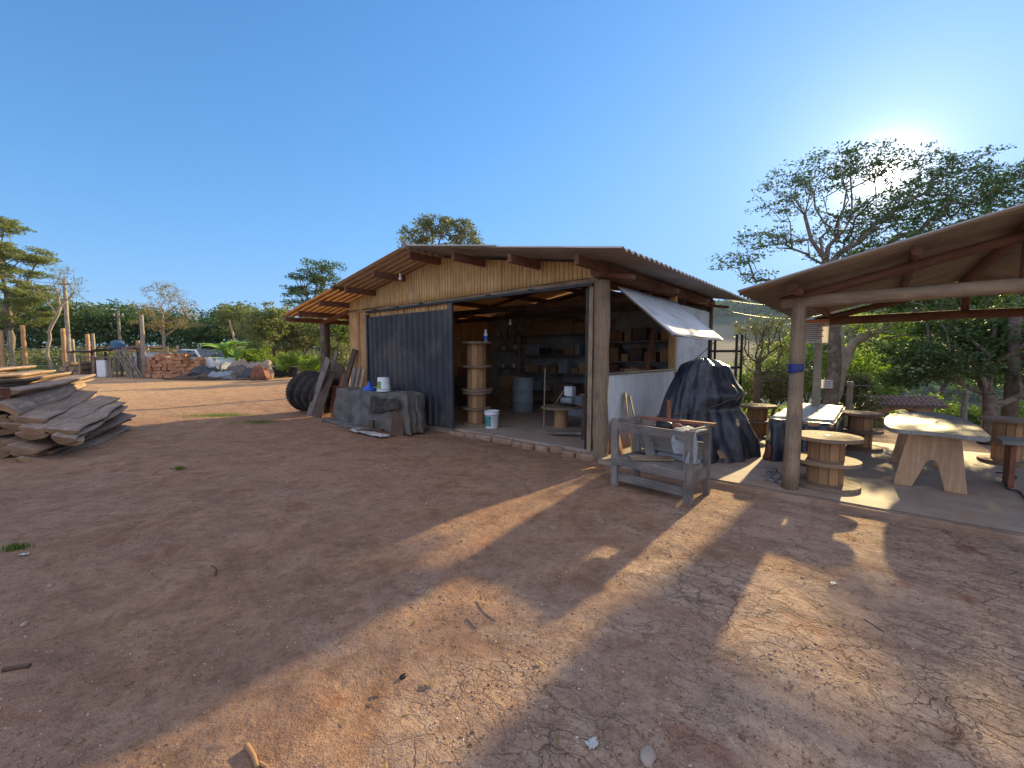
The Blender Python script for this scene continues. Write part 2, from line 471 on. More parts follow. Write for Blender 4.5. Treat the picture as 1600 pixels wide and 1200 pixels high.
M['bark_pale'] = m_plain('bark_pale', (0.40, 0.33, 0.26), (0.26, 0.20, 0.15), 7, 0.9, bump=0.6, bdist=0.03)
M['bark_dark'] = m_plain('bark_dark', (0.09, 0.07, 0.055), (0.16, 0.125, 0.10), 9, 0.9, bump=0.9, bdist=0.03)
M['leaf_mid'] = m_leaf('leaf_mid', (0.068, 0.105, 0.025), (0.128, 0.175, 0.040), (0.240, 0.238, 0.062))
M['leaf_dark'] = m_leaf('leaf_dark', (0.033, 0.070, 0.027), (0.068, 0.119, 0.040), (0.120, 0.168, 0.056), 0.25)
M['leaf_dusty'] = m_leaf('leaf_dusty', (0.090, 0.105, 0.048), (0.165, 0.175, 0.073), (0.270, 0.238, 0.106), 0.3)
M['leaf_olive'] = m_leaf('leaf_olive', (0.11, 0.13, 0.045), (0.19, 0.21, 0.075), (0.30, 0.28, 0.11), 0.4)
M['leaf_lime'] = m_leaf('leaf_lime', (0.10, 0.17, 0.025), (0.20, 0.28, 0.045), (0.36, 0.38, 0.08), 0.5)
M['leaf_banana'] = m_leaf('leaf_banana', (0.14, 0.23, 0.06), (0.24, 0.36, 0.11), (0.34, 0.43, 0.18), 0.5)
M['leaf_dry'] = m_leaf('leaf_dry', (0.16, 0.12, 0.05), (0.26, 0.20, 0.09), (0.34, 0.24, 0.12), 0.35)
M['dirt_stone'] = m_plain('dirt_stone', (0.36, 0.23, 0.155), (0.26, 0.155, 0.10), 7, 0.95, bump=0.8, dirt=(0.40, 0.30, 0.22), bdist=0.03)
M['stone'] = m_plain('stone', (0.42, 0.34, 0.27), (0.30, 0.22, 0.17), 12, 0.9, bump=0.6)

def m_fibre(name, pitch, y0, trans=0.0, ca=(0.42, 0.35, 0.29), cb=(0.58, 0.50, 0.42)):       # corrugated fibre cement, weathered, sky and bounce light put into some sheets' tones
    t = NT(name)
    v = t.coord('Object')
    n = t.noise(v, 2.2, 6, 0.65); n2 = t.noise(t.coord('Object', (1.2, 9, 3)), 2.5, 5, 0.6)
    c = t.ramp(n, [(0.3, ca), (0.62, cb)])
    c = t.mix(t.ramp(n2, [(0.5, 0.0), (0.75, 0.6)]), c, (0.32, 0.255, 0.21))
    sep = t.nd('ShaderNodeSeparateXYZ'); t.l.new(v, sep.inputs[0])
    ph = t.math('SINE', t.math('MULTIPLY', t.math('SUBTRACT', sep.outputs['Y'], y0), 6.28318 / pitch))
    grime_relief = t.math('MULTIPLY', t.ramp(ph, [(0.0, 1.0), (0.35, 0.0)]), t.ramp(n, [(0.3, 0.35), (0.6, 0.9)]))  # wave troughs: dirt, plus painted shade that makes the ribs read
    c = t.mix(t.math('MULTIPLY', grime_relief, 0.75), c, (0.17, 0.115, 0.085))
    t.out(c, 0.85, t.bump(n2, 0.2, 0.004))
    if trans:
        tr = t.nd('ShaderNodeBsdfTranslucent'); t.l.new(t.mix(1.0, c, (1.0, 0.78, 0.52), 'MULTIPLY'), tr.inputs['Color'])
        mx = t.nd('ShaderNodeMixShader'); mx.inputs[0].default_value = trans
        t.l.new(t.b.outputs[0], mx.inputs[1]); t.l.new(tr.outputs[0], mx.inputs[2]); t.l.new(mx.outputs[0], t.n['Material Output'].inputs['Surface'])
    return t.m
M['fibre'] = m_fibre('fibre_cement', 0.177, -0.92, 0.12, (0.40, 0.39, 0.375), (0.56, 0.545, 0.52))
M['fibre_bounce'] = m_fibre('bounce_lit_sheet', 0.177, -0.92, 0.62, (0.55, 0.46, 0.36), (0.72, 0.62, 0.50))  # pale translucent tone stands in for light bounced off the sunlit yard
M['fibre_tan'] = m_fibre('tan_lit_sheet', 0.177, -0.92, 0.26, (0.52, 0.44, 0.35), (0.68, 0.59, 0.48))  # weaker copy of the same painted bounce light
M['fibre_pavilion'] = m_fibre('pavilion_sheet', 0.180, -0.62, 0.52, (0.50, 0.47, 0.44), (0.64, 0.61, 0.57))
def m_zinc():        # thin corrugated gable cladding, gone yellow brown
    t = NT('tan_cladding')
    n = t.noise(t.coord('Object', (5, 5, 0.8)), 3.0, 6, 0.65, 0.5); n2 = t.noise(t.coord('Object'), 1.1, 5, 0.7)
    c = t.ramp(n, [(0.28, (0.40, 0.23, 0.095)), (0.5, (0.64, 0.405, 0.17)), (0.7, (0.76, 0.53, 0.26))])
    c = t.mix(t.ramp(n2, [(0.45, 0.0), (0.7, 0.65)]), c, (0.38, 0.23, 0.12))
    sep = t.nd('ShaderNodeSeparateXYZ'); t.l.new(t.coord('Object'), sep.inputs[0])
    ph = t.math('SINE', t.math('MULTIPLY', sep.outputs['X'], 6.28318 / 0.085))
    c = t.mix(t.ramp(ph, [(0.30, 0.0), (0.9, 0.62)]), c, (0.24, 0.14, 0.07))        # shade of the ribs' valleys put into the colour
    return t.out(c, 0.6, t.bump(n, 0.15, 0.004))
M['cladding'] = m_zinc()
def m_whitewash():
    t = NT('whitewash')
    n = t.noise(t.coord('Object', (6, 6, 0.7)), 2.5, 6, 0.7); n2 = t.noise(t.coord('Object'), 2.0, 6, 0.7)
    c = t.ramp(n, [(0.33, (0.58, 0.62, 0.66)), (0.6, (0.76, 0.80, 0.84))])
    c = t.mix(t.ramp(n2, [(0.5, 0.0), (0.72, 0.6)]), c, (0.50, 0.49, 0.47))
    sep = t.nd('ShaderNodeSeparateXYZ'); t.l.new(t.coord('Object'), sep.inputs[0])
    z = t.math('ADD', sep.outputs['Z'], t.math('MULTIPLY', t.math('SUBTRACT', n2, 0.5), 0.5))
    f = t.ramp(t.math('MULTIPLY', z, 1.0), [(0.12, 1.0), (0.5, 0.0)])          # red dirt splashed on the foot of the wall
    c = t.mix(f, c, (0.42, 0.24, 0.15))
    return t.out(c, 0.85, t.bump(n2, 0.4, 0.01))
M['whitewash'] = m_whitewash()
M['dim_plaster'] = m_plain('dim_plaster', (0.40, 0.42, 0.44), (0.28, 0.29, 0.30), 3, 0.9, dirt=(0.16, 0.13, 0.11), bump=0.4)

# ------------------------------------------------------------------ the ground
def ss(a, b, x):
    t = np.clip((x - a) / (b - a), 0, 1); return t * t * (3 - 2 * t)
RR = np.array([0, 12.5, 15, 22, 32, 60, 150, 262, 285, 330, 348, 450, 700, 900, 1400, 2500])
HR = np.array([0, 0, -.5, -1.6, -3.2, -7.5, -17, -24.4, -26.0, -26.0, -24.6, -10, 34, 92, 112, 60])
HL = np.array([0, 0, 0, .1, .3, 1.0, 3, 5, 5, 6, 6, 8, 12, 16, 20, 10])
def height(x, y):
    x = np.asarray(x, dtype=float); y = np.asarray(y, dtype=float)
    r = np.hypot(x, y); az = np.degrees(np.arctan2(x, y))
    k = ss(8, 19, az) * (1 - ss(110, 150, az))
    zr = np.interp(r, RR, HR); zl = np.interp(r, RR, HL)
    # ridge line of the hill across the valley wanders
    zr = zr + ss(350, 800, r) * 9 * fbm(x / 160, y / 160, 3, 5)
    # lower and farther ground straight behind the shed: a field on a hill
    z = zl * (1 - k) + zr * k
    z = z + ss(14, 60, r) * 0.5 * fbm(x / 9, y / 9, 3, 9) * (r < 240) 
    near = 1 - ss(25, 60, r)
    lx = (x - OX) * CA + (y - OY) * SA; ly = -(x - OX) * SA + (y - OY) * CA
    flat = ss(-0.9, -0.1, ly) * ss(-9, -7.6, lx) * (1 - ss(6.3, 7.5, lx)) * (1 - ss(6.5, 7.5, ly))
    z = z + near * (0.032 * fbm(x / 1.7, y / 1.7, 4, 2) + 0.018 * fbm(x / 0.33, y / 0.33, 3, 4)) * (1 - flat)
    # ruts and washed ridges running across the near yard on the right
    tr = ss(1.0, 2.2, lx) * (1 - ss(-1.0, -0.3, ly)) * near
    z = z + tr * 0.016 * fbm(lx / 0.30, ly / 1.6, 4, 12)
    z = z - 0.03 * flat
    return z

def m_ground():
    t = NT('ground_dirt')
    v = t.coord('Object')
    sep = t.nd('ShaderNodeSeparateXYZ'); t.l.new(v, sep.inputs[0])
    X, Y, Z = sep.outputs[0], sep.outputs[1], sep.outputs[2]
    nb = t.noise(v, 0.55, 5, 0.6, 0.4); nm_ = t.noise(v, 2.6, 7, 0.7, 0.3); nf = t.noise(v, 22, 5, 0.75)
    c = t.ramp(nm_, [(0.28, (0.205, 0.112, 0.066)), (0.48, (0.330, 0.188, 0.112)), (0.66, (0.455, 0.275, 0.168))])
    c = t.mix(t.ramp(nb, [(0.42, 0.0), (0.62, 0.6)]), c, (0.38, 0.24, 0.165))
    # pale crusted clay, stretched the way the water ran
    st = t.noise(t.coord('Object', (1, 1, 1)), 1.1, 6, 0.65, 1.0)
    lx = t.math('ADD', t.math('MULTIPLY', t.math('SUBTRACT', X, OX), CA), t.math('MULTIPLY', t.math('SUBTRACT', Y, OY), SA))
    ly = t.math('ADD', t.math('MULTIPLY', t.math('SUBTRACT', X, OX), -SA), t.math('MULTIPLY', t.math('SUBTRACT', Y, OY), CA))
    comb = t.nd('ShaderNodeCombineXYZ'); t.l.new(t.math('MULTIPLY', lx, 1.0), comb.inputs[0]); t.l.new(t.math('MULTIPLY', ly, 4.0), comb.inputs[1])
    comb2 = t.nd('ShaderNodeCombineXYZ'); t.l.new(t.math('MULTIPLY', lx, 0.9), comb2.inputs[0]); t.l.new(t.math('MULTIPLY', ly, 1.6), comb2.inputs[1])
    streak = t.noise(comb.outputs[0], 1.4, 6, 0.65, 0.5)
    clay = t.ramp(t.math('ADD', t.math('MULTIPLY', t.math('MULTIPLY_ADD', lx, 0.14, 0.10), 1.0), t.math('MULTIPLY', t.math('SUBTRACT', st, 0.5), 1.1)), [(0.22, 0.0), (0.50, 1.0)])
    pale = t.ramp(streak, [(0.3, (0.32, 0.215, 0.155)), (0.6, (0.54, 0.395, 0.285))])
    c = t.mix(t.math('MULTIPLY', clay, 0.85), c, pale)
    # red washed spots
    rs = t.noise(v, 1.9, 3, 0.5, 0.2)
    c = t.mix(t.ramp(rs, [(0.62, 0.0), (0.72, 0.7)]), c, (0.27, 0.10, 0.055))
    c = t.mix(t.math('MULTIPLY', t.ramp(t.math('MULTIPLY', t.math('ADD', X, 6.5), -0.12), [(0.0, 0.0), (1.0, 1.0)]), 0.92), c, t.ramp(nm_, [(0.3, (0.50, 0.29, 0.14)), (0.65, (0.68, 0.44, 0.24))]))   # sunlight painted into the soil, brighter orange towards the far left
    # loose crumbs and grit
    vo = t.nd('ShaderNodeTexVoronoi'); t.l.new(v, vo.inputs['Vector']); vo.inputs['Scale'].default_value = 75
    gm = t.noise(v, 1.3, 4, 0.6)
    grit = t.math('MULTIPLY', t.ramp(vo.outputs['Distance'], [(0.10, 1.0), (0.28, 0.0)]), t.ramp(gm, [(0.40, 0.1), (0.6, 0.8)]))
    vs = t.nd('ShaderNodeSeparateColor'); t.l.new(vo.outputs['Color'], vs.inputs[0])
    gcol = t.ramp(vs.outputs[0], [(0.0, (0.09, 0.05, 0.035)), (0.55, (0.24, 0.14, 0.09)), (0.9, (0.50, 0.38, 0.28))])
    c = t.mix(grit, c, gcol)
    c = t.mix(t.ramp(nf, [(0.35, 0.30), (0.6, 0.0)]), c, (0.10, 0.052, 0.035))
    m9 = t.noise(v, 8.5, 6, 0.72, 0.3)
    c = t.mix(t.ramp(m9, [(0.36, 0.42), (0.5, 0.0)]), c, (0.135, 0.075, 0.048))
    c = t.mix(t.ramp(m9, [(0.56, 0.0), (0.70, 0.38)]), c, (0.47, 0.31, 0.205))
    vf = t.nd('ShaderNodeTexVoronoi'); t.l.new(v, vf.inputs['Vector']); vf.inputs['Scale'].default_value = 190
    vfc = t.nd('ShaderNodeSeparateColor'); t.l.new(vf.outputs['Color'], vfc.inputs[0])
    sp = t.math('MULTIPLY', t.ramp(vf.outputs['Distance'], [(0.12, 1.0), (0.35, 0.0)]), t.ramp(vfc.outputs[1], [(0.55, 0.0), (0.62, 1.0)]))
    c = t.mix(t.math('MULTIPLY', sp, 0.75), c, t.ramp(vfc.outputs[0], [(0.3, (0.09, 0.05, 0.035)), (0.55, (0.42, 0.28, 0.19)), (0.95, (0.66, 0.55, 0.45))]))
    # drying cracks
    warp = t.nd('ShaderNodeVectorMath'); warp.operation = 'ADD'
    nw = t.nd('ShaderNodeTexNoise'); t.l.new(v, nw.inputs['Vector']); nw.inputs['Scale'].default_value = 3.5; nw.inputs['Detail'].default_value = 5
    sc_ = t.nd('ShaderNodeVectorMath'); sc_.operation = 'SCALE'; sc_.inputs['Scale'].default_value = 0.42; t.l.new(nw.outputs['Color'], sc_.inputs[0])
    t.l.new(comb2.outputs[0], warp.inputs[0]); t.l.new(sc_.outputs[0], warp.inputs[1])
    def cracks(scale, w):
        k = t.nd('ShaderNodeTexVoronoi'); k.feature = 'DISTANCE_TO_EDGE'; k.inputs['Scale'].default_value = scale
        t.l.new(warp.outputs[0], k.inputs['Vector'])
        return t.ramp(k.outputs['Distance'], [(0.0, 1.0), (w, 0.0)])
    cr = t.math('MAXIMUM', cracks(4.2, 0.035), t.math('MULTIPLY', cracks(9.5, 0.05), 0.55))
    cmask = t.noise(v, 0.9, 4, 0.6)
    cr = t.math('MULTIPLY', cr, t.ramp(cmask, [(0.38, 0.12), (0.58, 1.0)]))
    near = t.ramp(t.math('DIVIDE', t.math('LENGTH' if False else 'ABSOLUTE', Y), 20.0), [(0.30, 1.0), (0.6, 0.0)])
    cr = t.math('MULTIPLY', cr, t.math('MULTIPLY', clay, near))
    c = t.mix(t.math('MULTIPLY', cr, 0.55), c, (0.10, 0.06, 0.04))
    # far away: scrub slopes, a dry field, wooded hill
    ln = t.nd('ShaderNodeVectorMath'); ln.operation = 'LENGTH'; t.l.new(v, ln.inputs[0]); R = ln.outputs['Value']
    ng = t.noise(v, 0.16, 6, 0.7)
    green = t.ramp(ng, [(0.3, (0.05, 0.085, 0.028)), (0.5, (0.13, 0.16, 0.05)), (0.66, (0.30, 0.25, 0.12))])
    fg = t.math('MULTIPLY', t.math('ADD', R, t.math('MULTIPLY', nb, 6.0)), 0.01)
    right = t.ramp(t.math('SUBTRACT', X, t.math('MULTIPLY', Y, 0.32)), [(0.0, 0.0), (1.0, 1.0)])
    fr = t.math('MULTIPLY', t.ramp(fg, [(0.150, 0.0), (0.19, 1.0)]), right)
    fl = t.ramp(fg, [(0.36, 0.0), (0.42, 1.0)])
    c = t.mix(t.math('MAXIMUM', fr, fl), c, green)
    hill = t.ramp(t.noise(v, 0.05, 6, 0.7), [(0.35, (0.030, 0.050, 0.030)), (0.65, (0.060, 0.085, 0.045))])
    field = t.ramp(t.noise(t.coord('Object', (0.02, 0.12, 0.2)), 3.0, 4, 0.6), [(0.35, (0.15, 0.13, 0.085)), (0.65, (0.22, 0.19, 0.125))])
    azs = t.math('DIVIDE', t.math('SUBTRACT', t.math('MULTIPLY', Y, 0.60), X), R)                      # > 0 left of 31 degrees
    fieldm = t.math('MULTIPLY', t.ramp(t.math('SUBTRACT', azs, t.math('MULTIPLY', nb, 0.02)), [(0.0, 0.0), (0.04, 1.0)]), t.ramp(t.math('DIVIDE', R, 1000), [(0.30, 1.0), (0.72, 1.0), (0.76, 0.0)]))
    hc = t.mix(fieldm, hill, field)
    c = t.mix(t.ramp(t.math('DIVIDE', R, 1000), [(0.22, 0.0), (0.26, 1.0)]), c, hc)
    b1 = t.bump(t.math('SUBTRACT', t.math('ADD', t.math('MULTIPLY', nm_, 1.0), t.math('MULTIPLY', nf, 0.25)), t.math('MULTIPLY', cr, 0.30)), 0.85, 0.05)
    b2 = t.bump(t.math('ADD', t.math('ADD', grit, t.math('MULTIPLY', m9, 1.5)), t.noise(v, 60, 3, 0.7)), 0.75, 0.012, b1)
    return t.out(c, 0.95, b2, 0, 0.15)
M['ground'] = m_ground()

def make_ground():
    a1 = np.radians(np.linspace(-56, 56, 560)); a2 = np.radians(np.linspace(56, 304, 120))[1:-1]
    az = np.concatenate([a1, a2]); na = len(az)
    rs = np.concatenate([[0.0], np.geomspace(0.25, 40, 360), np.geomspace(40, 1280, 70)[1:]])
    Rg, Ag = np.meshgrid(rs, az, indexing='ij')
    x = Rg * np.sin(Ag); y = Rg * np.cos(Ag); z = height(x, y)
    vs = np.stack([x, y, z], -1).reshape(-1, 3)
    i, j = np.meshgrid(np.arange(len(rs) - 1), np.arange(na), indexing='ij')
    j2 = (j + 1) % na
    q = np.stack([i * na + j, (i + 1) * na + j, (i + 1) * na + j2, i * na + j2], -1).reshape(-1, 4)[:, ::-1]
    o = quick_mesh('ground', vs, q, M['ground'], smooth=True)
    o['kind'] = 'structure'
make_ground()

def m_water():
    t = NT('still_water'); v = t.coord('Object')
    return t.out((0.05, 0.07, 0.08), 0.12, t.bump(t.noise(v, 0.6, 3), 0.1, 0.05), 0, 0.9)
wm = MB()
wp = []
for k in range(25):
    a = rad(14 + k * 4); wp.append((math.sin(a) * 262, math.cos(a) * 262))
for k in range(24, -1, -1):
    a = rad(14 + k * 4); wp.append((math.sin(a) * 350, math.cos(a) * 350))
wm.v = [(x, y, -24.9) for x, y in wp]
for k in range(24):
    wm.f.append((k, 49 - k, 48 - k, k + 1)); wm.uv.append([(0, 0)] * 4); wm.sm.append(False)
wo = wm.build('water', m_water()); wo['kind'] = 'structure'

# ------------------------------------------------------------------ foliage
def leaf_mesh(centers, size, n_per, spread, seed=0, aspect=0.5, droop=0.0):
    """n_per small rhombic leaves scattered about each centre"""
    r = np.random.default_rng(seed)
    c = np.repeat(np.asarray(centers, dtype=float), n_per, axis=0)
    n = len(c)
    d = r.normal(size=(n, 3)); d /= np.linalg.norm(d, axis=1, keepdims=True)
    sp = np.asarray(spread, dtype=float)
    c = c + d * (r.random((n, 1)) ** 0.5) * sp
    a = r.normal(size=(n, 3)); a[:, 2] = a[:, 2] * 0.6 - droop; a /= np.linalg.norm(a, axis=1, keepdims=True)
    b = r.normal(size=(n, 3)); b = np.cross(a, b); b /= np.linalg.norm(b, axis=1, keepdims=True)
    s = size * (0.55 + 0.9 * r.random((n, 1)))
    w = s * aspect
    v = np.stack([c - a * s * .5, c + b * w * .5 - a * s * .08, c + a * s * .5, c - b * w * .5 - a * s * .08], 1).reshape(-1, 3)
    q = np.arange(n * 4).reshape(-1, 4)
    return v, q

def grow(base_pts, lobes, seed, r0, tip_r, seg=0.35, wander=0.10, kfar=0.55):
    """skeleton: trunk polyline, then tips sampled in the lobes join the nearest suitable node"""
    r = np.random.default_rng(seed)
    nodes = [np.array(p, dtype=float) for p in base_pts]; par = [-1] + list(range(len(nodes) - 1))
    plen = [0.0]
    for i in range(1, len(nodes)): plen.append(plen[-1] + np.linalg.norm(nodes[i] - nodes[i - 1]))
    tips = []
    for c, rr, n in lobes:
        d = r.normal(size=(n, 3)); d /= np.linalg.norm(d, axis=1, keepdims=True)
        tips.append(np.array(c) + d * (r.random((n, 1)) ** 0.42) * np.array(rr))
    tips = np.concatenate(tips)
    top = nodes[-1]
    order = np.argsort(np.linalg.norm(tips - top, axis=1) + r.random(len(tips)) * 0.8)
    first_ok = max(1, int(len(base_pts) * 0.45))
    chains = []; leaf_at = []
    NA = np.zeros((60000, 3)); PL = np.zeros(60000); cnt = len(nodes)
    NA[:cnt] = nodes; PL[:cnt] = plen; PL[:first_ok] = 1e6
    for ti in order:
        tp = tips[ti]
        dd = np.linalg.norm(NA[:cnt] - tp, axis=1)
        cost = dd + kfar * PL[:cnt]
        cost = np.where(dd < 0.05, 1e9, cost)
        k = int(np.argmin(cost)); dist = dd[k]
        m = max(1, int(dist / seg))
        ids = [k]; prev = k; p0 = NA[k].copy()
        sag = r.normal(size=3) * wander * dist; sag[2] = abs(sag[2]) * 0.8 
        for s in range(1, m + 1):
            t = s / m
            p = p0 * (1 - t) + tp * t + sag * math.sin(math.pi * t) + r.normal(size=3) * 0.025 * min(dist, 1.0) * (s < m)
            NA[cnt] = p; PL[cnt] = PL[prev] + np.linalg.norm(p - NA[prev]); par.append(prev); ids.append(cnt); prev = cnt; cnt += 1
        chains.append(ids); leaf_at.append((prev, ids))
    w = np.zeros(cnt)
    child = np.ones(cnt, dtype=bool)
    w[:] = 0
    for ids in chains: w[ids[-1]] += 1
    for i in range(cnt - 1, 0, -1): w[par[i]] += w[i]
    w = np.maximum(w, 1)
    wt = w[0]
    e = math.log(max(r0 / tip_r, 1.01)) / math.log(max(wt, 2))
    R = tip_r * w ** e
    return NA[:cnt], R, chains, tips

def tree(name, label, cat, base, trunk, lobes, r0=0.16, tip_r=0.008, seed=1, leaf='leaf_mid', bark='bark',
         n_leaf=30, lsize=0.09, spread=(0.35, 0.35, 0.22), group=None, seg=0.35, leaf_frac=1.0, wander=0.1, aspect=0.5, kfar=0.55, trunk_wob=0.12, thin=None):
    base = Vector(base)
    root = thing(name, label, cat, base, 0, group)
    rel = lambda p: tuple(Vector(p) - base)
    bp = [rel(p) for p in trunk]
    # finer trunk polyline
    fine = []
    for a, b in zip(bp[:-1], bp[1:]):
        a = Vector(a); b = Vector(b); m = max(2, int((b - a).length / 0.45))
        for k in range(m): fine.append(a.lerp(b, k / m) + Vector((nz(seed, k * .7), nz(seed + 3, k * .7), 0)) * trunk_wob * (1 if fine else 0))
    fine.append(Vector(bp[-1]))
    lob = [(rel(c), rr, n) for c, rr, n in lobes]
    NA, R, chains, tips = grow(fine, lob, seed, r0, tip_r, seg, wander, kfar)
    mb = MB()
    nb_ = len(fine)
    rb = [R[i] for i in range(nb_)]; rb[0] *= 1.35
    if nb_ > 2: rb[1] *= 1.1
    mb.tube([NA[i] for i in range(nb_)], rb, 12, wob=0.15)
    for ids in chains:
        rs = [min(R[ids[0]], R[ids[1]] * 1.15)] + [R[i] for i in ids[1:]]
        mb.tube([NA[i] for i in ids], rs, 6 if rs[0] > 0.03 else 4, cap=False)
    mb.build('trunk', M[bark], root)
    pts = []
    r = np.random.default_rng(seed + 50)
    for ids in chains:
        if r.random() > leaf_frac * (thin[1] if thin and NA[ids[-1]][0] + base.x < thin[0] else 1): continue
        pts.append(NA[ids[-1]])
        if len(ids) > 2 and r.random() < 0.7: pts.append(NA[ids[-2]])
    if pts and n_leaf:
        v, q = leaf_mesh(pts, lsize, n_leaf, spread, seed, aspect)
        quick_mesh('crown', v, q, M[leaf], root)
    return root

def crown_tree(name, label, cat, base, h, w, seed, leaf='leaf_mid', bark='bark_dark', group=None, n=90, n_leaf=45, lsize=0.22, trunk_h=0.35, r0=0.14, lean=(0, 0), flat=0.8, cl=0.9, leaf_frac=1.0, tip_r=0.012):
    """an ordinary tree: crown of a few overlapping lobes"""
    r = random.Random(seed)
    base = Vector(base)
    th = h * trunk_h
    top = base + Vector((lean[0], lean[1], th))
    lobes = []
    for k in range(6):
        a = r.random() * 6.28; rr = w * 0.5 * r.uniform(0.25, 0.75)
        z = th + (h - th) * r.uniform(0.2, 0.8)
        s = w * 0.5 * r.uniform(0.38, 0.6)
        lobes.append((base + Vector((lean[0] * 1.5 + math.cos(a) * rr, lean[1] * 1.5 + math.sin(a) * rr, z)), (s, s, s * flat * min(1.0, (h - th) / w * 1.3)), n // 8))
    lobes.append((base + Vector((lean[0] * 1.6, lean[1] * 1.6, th + (h - th) * 0.62)), (w * .32, w * .32, (h - th) * .38), n // 4))
    return tree(name, label, cat, base, [base - Vector((0, 0, .2)), base + Vector((lean[0] * .4, lean[1] * .4, th * .55)), top], lobes, r0, tip_r, seed, leaf, bark,
                n_leaf, lsize, (cl * .8, cl * .8, cl * .45), group, 0.5, leaf_frac, 0.12)

# ================================================================== THE WORKSHOP SHED
RIDGE_X, RIDGE_Z, SLOPE = -3.69, 3.60, 0.165
def rz_(x): return RIDGE_Z - SLOPE * abs(x - RIDGE_X)
WL, DEPTH = -7.37, 5.45
EAVE_R, EAVE_L, OVER = 0.78, -9.45, -0.92
ROOF_BACK = 5.75
shed = thing('workshop_shed', 'long low workshop shed with corrugated gable roof, dark sliding door and open front', 'shed', L(0, 0, 0), A)

def corr(mb, y0, y1, x0, x1, zf, pitch=0.177, amp=0.026, th=0.008, xs=6, ny=6):
    """corrugated roof sheet: waves across y, running down x"""
    n = int((y1 - y0) / pitch * ny)
    top = []; 
    def P(i, j, dz):
        y = y0 + (y1 - y0) * i / n; x = x0 + (x1 - x0) * j / xs
        lap = 0.006 * (int((y - y0) / (pitch * 5)) % 2)
        return (x, y, zf(x) + amp * math.sin(2 * math.pi * (y - y0) / pitch) + dz + lap + 0.006 * nz(x * 0.9, y * 0.9))
    vs = []; fs = []
    for j in range(xs + 1):
        for i in range(n + 1): vs.append(P(i, j, 0))
    k = len(vs)
    for j in range(xs + 1):
        for i in range(n + 1): vs.append(P(i, j, -th))
    w = n + 1
    for j in range(xs):
        for i in range(n):
            a = j * w + i
            fs.append((a, a + 1, a + 1 + w, a + w)); fs.append((k + a, k + a + w, k + a + 1 + w, k + a + 1))
    for i in range(n):
        fs.append((i, k + i, k + i + 1, i + 1)); a = xs * w + i; fs.append((a, a + 1, k + a + 1, k + a))
    for j in range(xs):
        a = j * w; fs.append((a, a + w, k + a + w, k + a)); a = j * w + n; fs.append((a, k + a, k + a + w, a + w))
    mb.add(vs, fs, None, True)

for x0, x1 in ((RIDGE_X, EAVE_R), (EAVE_L, RIDGE_X - 0.004)):
    m = MB()
    # two overlapping rows of sheets per slope
    xm = (x0 + x1) / 2
    if x0 == RIDGE_X:
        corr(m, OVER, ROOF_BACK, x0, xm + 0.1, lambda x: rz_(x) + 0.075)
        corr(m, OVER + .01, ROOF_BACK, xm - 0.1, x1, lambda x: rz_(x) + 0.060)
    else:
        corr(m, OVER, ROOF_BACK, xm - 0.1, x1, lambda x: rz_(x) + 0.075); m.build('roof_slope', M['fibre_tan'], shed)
        m = MB(); corr(m, OVER + .01, ROOF_BACK, x0, xm + 0.1, lambda x: rz_(x) + 0.060); m.build('roof_slope', M['fibre_bounce'], shed)
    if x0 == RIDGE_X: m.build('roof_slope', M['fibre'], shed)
m = MB()
m.tube([(RIDGE_X, OVER - .01, RIDGE_Z + .085), (RIDGE_X, 2.4, RIDGE_Z + .088), (RIDGE_X, ROOF_BACK + .01, RIDGE_Z + .085)], 0.07, 12)
m.build('ridge_cap', M['fibre'], shed)

# purlins poke out of the gable and carry the sheets
for x in (-9.27, -8.55, -7.40, -6.15, -4.92, -3.69, -2.42, -1.15, 0.06):
    w, h = (0.07, 0.13)
    y0 = OVER + 0.10 + 0.05 * nz(x * 3)
    z = rz_(x) - 0.035 - 0.05
    if x == -9.27 : w, h, y0 = 0.08, 0.12, OVER + 0.03
    MB().bar((x, y0, z), (x, ROOF_BACK - 0.15, z), w, h, (0, 0, 1), segs=6, wob=0.006).build('purlin', M['beam_wood'], shed, bevel=0.004)
# rafters: front truss top chords just inside the gable, and three inner ones
for y in (0.09, 1.9, 3.7, 5.3):
    for a, b in ((EAVE_L + .3, RIDGE_X), (RIDGE_X, EAVE_R - .3)):
        z0, z1 = rz_(a) - .175, rz_(b) - .175
        MB().bar((a, y, z0), (b, y, z1), 0.06, 0.13, (0, 1, 0), segs=4, wob=.006).build('rafter', M['beam_wood'], shed)
for y in (1.9, 3.7):
    MB().bar((WL, y, 2.70), (0, y, 2.70), 0.07, 0.13, (0, 0, 1), segs=4, wob=.01).build('tie_beam', M['dark_wood'], shed)

# corrugated gable cladding, three sheets
def clad(x0, x1, yoff, zb0, zb1):
    m = MB(); pitch = 0.085; n = int((x1 - x0) / pitch * 6)
    vs = []; fs = []
    for i in range(n + 1):
        x = x0 + (x1 - x0) * i / n
        y = yoff + 0.011 * math.sin(2 * math.pi * x / pitch)
        zb = zb0 + (zb1 - zb0) * i / n + 0.006 * nz(x * 1.3); zt = min(rz_(x) - 0.012, 9)
        for k in range(5):
            z = zb + (zt - zb) * k / 4
            vs.append((x, y + 0.012 * nz(x * .8, z * 1.5), z))
    b = len(vs)
    vs += [(p[0], p[1] + 0.005, p[2]) for p in vs]
    for i in range(n):
        for k in range(4):
            a = i * 5 + k
            fs.append((a, a + 5, a + 6, a + 1)); fs.append((b + a, b + a + 1, b + a + 6, b + a + 5))
        a = i * 5; fs.append((a, b + a, b + a + 5, a + 5))
    m.add(vs, fs, None, True)
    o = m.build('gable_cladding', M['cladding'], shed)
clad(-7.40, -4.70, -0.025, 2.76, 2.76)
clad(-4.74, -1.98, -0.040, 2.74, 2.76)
clad(-2.02, 0.04, -0.025, 2.77, 2.79)
